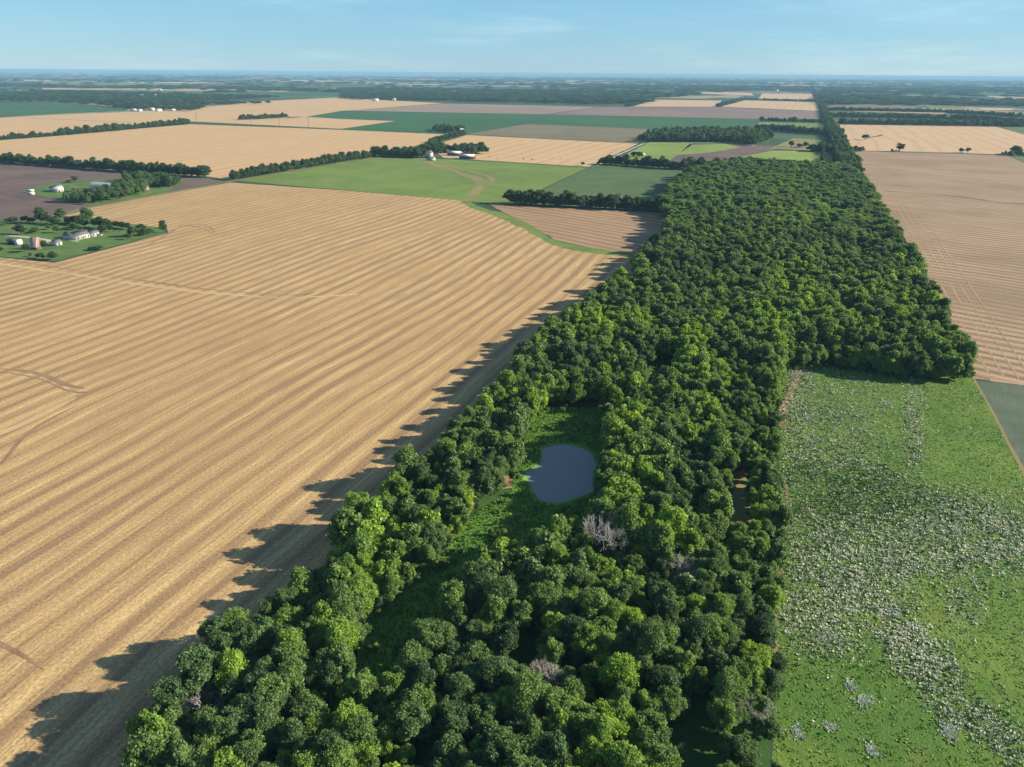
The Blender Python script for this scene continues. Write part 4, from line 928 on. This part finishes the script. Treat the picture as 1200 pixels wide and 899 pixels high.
part('side_wall', [box(-L / 2, L / 2, -6.0, -5.8, 0, 2.05), box(-L / 2, L / 2, 5.8, 6.0, 0, 2.05)], M_metal, e)
part('door', [box(L / 2 - 0.09, L / 2 + 0.02, -2.2, 2.2, 0, 4)], M_metal, e)
e = root('farmhouse', 68, 224.5, AX - 0.3, 'white gabled farmhouse left of the rounded metal barn', 'house'); gable(e, 9, 8, 3.6, 2.8, M_white, M_metal, 0, 0, 3); gable(e, 6, 6, 3, 2, M_white, M_groof, -1, 7.0, 1, door=False)
for k, (x_, y_) in enumerate(((36, 225.5), (36.5, 229.0))):
    e = root('white_trailer', x_, y_, 0.05, ('upper' if k == 0 else 'lower') + ' of two white trailers parked on grass by the brown field', 'trailer', 'white trailers at the brown field')
    part('body', [box(-4, 3.5, -1.2, 1.2, 0.6, 2.9)], M_white, e); part('window', [box(-2.5, 1.5, -1.24, -1.21, 1.6, 2.3)], M_glass, e); part('drawbar', [box(3.5, 4.8, -0.1, 0.1, 0.6, 0.75)], M_dark, e); wheels(e, (-0.8, 0.6), 1.05)
e = root('small_house', 170, 223, AX, 'small tan house half hidden at the right of the metal barn trees', 'house'); gable(e, 7, 5, 3, 2.2, plain('tan_wall', (0.5, 0.42, 0.34)), M_groof, 0, 0, 1)
# farms farther off
def far_house(px, py, L, Wd, H, rh, rot, label, roof=None, name='farmhouse', cat='house', wall=None):
    e = root(name, px, py, rot, label, cat); gable(e, L, Wd, H, rh, wall or M_white, roof or M_groof, 0, 0, 2 if H < 6 else 3)
far_house(503, 184.5, 10, 9, 7, 4, AX, 'tall white farmhouse at the top of the dry waterway')
far_house(505, 188, 12, 6, 3, 2, AX - PI / 2, 'low white building in front of the tall white farmhouse', M_groof, 'farm_building', 'farm building')
far_house(533, 182.3, 22, 9, 4, 2.5, AX - PI / 2, 'long white-roofed barn right of the tall white farmhouse', M_white, 'barn', 'barn', M_timber)  # solid walls coloured dark for the shade of an open front
far_house(548, 186, 24, 9, 4, 2.5, AX - PI / 2, 'long low white-roofed open barn at the right end of the farm', M_white, 'barn', 'barn', M_timber)  # closed here; the dark wall colour paints the open front's shade
far_house(536, 155.3, 28, 14, 5.5, 3, AX - PI / 2, 'white-roofed barn of the farther farm', M_metal, 'barn', 'barn')
far_house(526, 155, 11, 9, 6, 3, AX, 'small white house left of the farther white-roofed barn')
far_house(730, 187.5, 10, 9, 4.5, 3, AX, 'white house at the left corner of the pasture', M_groof)
far_house(753, 183, 8, 6, 3, 2, AX, 'small white shed right of the dark trees in the pasture', M_white, 'shed', 'shed')
far_house(719, 189, 14, 7, 3, 2, AX - PI / 2, 'low grey farm shed left of the pasture house', M_groof, 'shed', 'shed', M_timber)
far_house(157, 130.6, 18, 9, 5, 3, AX - PI / 2, 'leftmost white farm building at the edge of the far woods', M_metal, 'farm_building', 'farm building')
far_house(164, 130.7, 13, 9, 5, 3, AX, 'second white farm building at the edge of the far woods', M_metal, 'farm_building', 'farm building')
far_house(178, 129.6, 18, 9, 6, 3, AX - PI / 2, 'white farm building standing highest at the far woods', M_metal, 'farm_building', 'farm building')
far_house(186, 130.5, 20, 10, 5.5, 3, AX, 'largest white farm building right of the middle at the far woods', M_metal, 'farm_building', 'farm building')
far_house(203, 130.2, 13, 8, 4.5, 2.5, AX, 'rightmost white farm building at the edge of the far woods', M_white, 'farm_building', 'farm building')
for k, (x_, y_) in enumerate(((5, 109), (22, 108.5), (188, 106.5), (228, 104.6), (166, 114), (182, 113.5), (480, 101.5), (606, 98.6), (686, 113), (532, 109), (604, 118), (738, 99), (754, 99), (770, 99), (787, 99.6), (546, 95), (440, 118.6), (462, 118), (809, 98), (910, 107))):
    e = root('distant_farmstead', x_, y_, 0.3 + k, f'tiny pale far farm building, {ordinal(k + 1)} of the scattered ones on the plain', 'farm building', 'scattered far farm buildings')
    z_ = 1.2; e.location.z = z_; gable(e, 26, 14, 7, 4, M_white, M_metal, 0, 0, 0, door=False)
# driveways
ribbon('driveway', [(-40, 272), (0, 275.3), (20, 277), (40, 278.5), (56, 281), (66, 284)], 3.6, 0.09, M_gravel)
ribbon('driveway', [(33, 287.5), (45, 286), (55, 283), (66, 281)], 5, 0.10, M_gravel, wob=0.8)
ribbon('driveway', [(72, 280), (84, 281.5), (92, 283)], 3, 0.09, M_gravel)
ribbon('driveway', [(85, 219), (112, 221)], 6, 0.09, M_dry, wob=0.8); ribbon('driveway', [(166, 228), (178, 225)], 6, 0.09, M_dry)
# yard trees of the two farms
YT = [(0, 269, 9, 10, .2), (9, 263, 5.5, 7, .1), (16, 262.5, 6, 7, .12), (31, 261, 6, 8, .1), (38, 261.5, 5, 7, .1), (26, 275, 9, 10, .06), (40, 273.5, 4.5, 6, .15), (44, 272, 4, 5, .2), (49, 262, 14, 10, .1), (55, 262, 10, 9, .08), (62, 263, 8, 9, .12), (72, 257.5, 10, 10, .22),
      (66, 264, 6, 8, .15), (58, 269, 4, 5, .3), (67, 273, 6, 6, .15), (80, 262, 6, 7, .02), (86, 262.5, 7, 8, .02), (93, 264, 8, 9, .05), (104, 262, 14, 11, .25), (100, 267, 8, 8, .1), (88, 269, 6, 9, .2), (112, 267, 8, 7, .3), (118, 268, 10, 8, .02), (125, 269, 9, 9, .02), (121, 274, 8, 8, .04), (128, 272, 7, 7, .03),
      (137, 267, 6, 7, .02), (143, 268, 6, 7, .02), (149, 269, 5.5, 7, .02), (155, 277.5, 9, 7, .08), (150, 281, 4.5, 5, .03), (166, 270, 5, 9, .05), (163, 276, 6, 8, .35), (170, 276, 6, 7, .15), (176, 274.5, 5, 6, .2), (192, 272.5, 10, 7, .12),
      (31, 295.5, 6, 6, .05), (52, 291, 5.5, 6, .05), (0, 297, 5, 6, .05), (45, 303, 4, 4, .1), (50, 304, 5, 4.5, .08), (63, 305, 6, 7, .1), (36, 301, 3, 3, .15), (114, 293, 3, 9, .1), (108, 293.5, 2.6, 7, .12)]
for k, a in enumerate(YT):
    sz = 'tall' if a[2] >= 9.5 else 'mid-sized' if a[2] > 5.6 else 'small'
    if a[2] < 4.6: nm = 'bush'
    else: nm = 'yard_tree'
    pos_ = 'behind the white farmhouse' if (a[1] < 270 and 70 < a[0] < 130) else 'on the back edge of the lawn' if a[1] < 266 else 'on the right tip of the lawn' if a[0] > 135 else 'on the front edge of the lawn' if a[1] > 290 else 'on the lawn near the sheds'
    YT[k] = a + (sz, nm, pos_)
g2 = {}
for a in YT: g2.setdefault((a[5], a[6], a[7]), []).append(a)
for (sz, nm, pos_), L in g2.items():
    L.sort()
    for k, a in enumerate(L):
        lb = f"{sz} {'bush' if nm == 'bush' else 'tree'} {pos_}, " + (f"{ordinal(k + 1)} from the left" if len(L) > 1 else "the only one there")
        lone_tree(a[0], a[1], a[2], a[3], a[4], lb, nm, 'trees and bushes in the farmhouse yard')
for a in ((88, 214, 8, 8, .12, 'tree alone on the lawn between white house and metal barn'), (81, 214.5, 4, 6, .1, 'low bush left of the tree behind the white house'), (743, 184, 9, 14, .02, 'left dark tree of the pair in the pasture yard'), (749, 184, 8, 12, .05, 'right dark tree of the pair in the pasture yard'),
          (927, 172.5, 12, 12, .03, 'round dark tree at the left of the dry paddock'), (937, 173, 7, 14, .05, 'low spreading dark tree in the dry paddock'), (944, 172.5, 9, 12, .05, 'taller dark tree at the right of the dry paddock'), (683, 194, 5, 7, .05, 'small bush at the right corner of the upper wheat field')):
    lone_tree(*a[:5], a[5], 'yard_tree')
# power line poles across the wheat
for k, (x_, y_) in enumerate(((231, 146), (295, 149), (328, 150.5), (362, 151.5))):
    e = root('power_pole', x_, y_, 0.3, f'{ordinal(k + 1)} power pole from the left along the far wheat boundary', 'power pole', 'power poles on the far wheat boundary')
    V_, F_ = tube([(0, 0, 0), (0, 0, 14), (0, 0, 26)], [0.5, 0.4, 0.28], 8); part('pole', [(V_, F_)], M_pole, e)
    part('crossarm', [box(-3, 3, -0.15, 0.15, 23.5, 24.0)], M_pole, e); part('crossarm', [box(-2.2, 2.2, -0.15, 0.15, 21, 21.4)], M_pole, e)

# ------------------------------------------------------------------ haze volume
v, f = box(-RAD - 500, RAD + 500, -3500, RAD + 500, -1.0, 124.0)
t = NT('haze_air'); t.n.remove(t.b); pv = t.n.new('ShaderNodeVolumePrincipled'); pv.inputs['Color'].default_value = (*HAZE_COL, 1); pv.inputs['Density'].default_value = HAZE_DENS
pv.inputs['Anisotropy'].default_value = 0.0; t.l.new(pv.outputs[0], t.out.inputs['Volume'])
link('haze', mesh_np('haze', v, f, 3, t.m), kind='stuff', label='pale blue summer haze over the far plain')
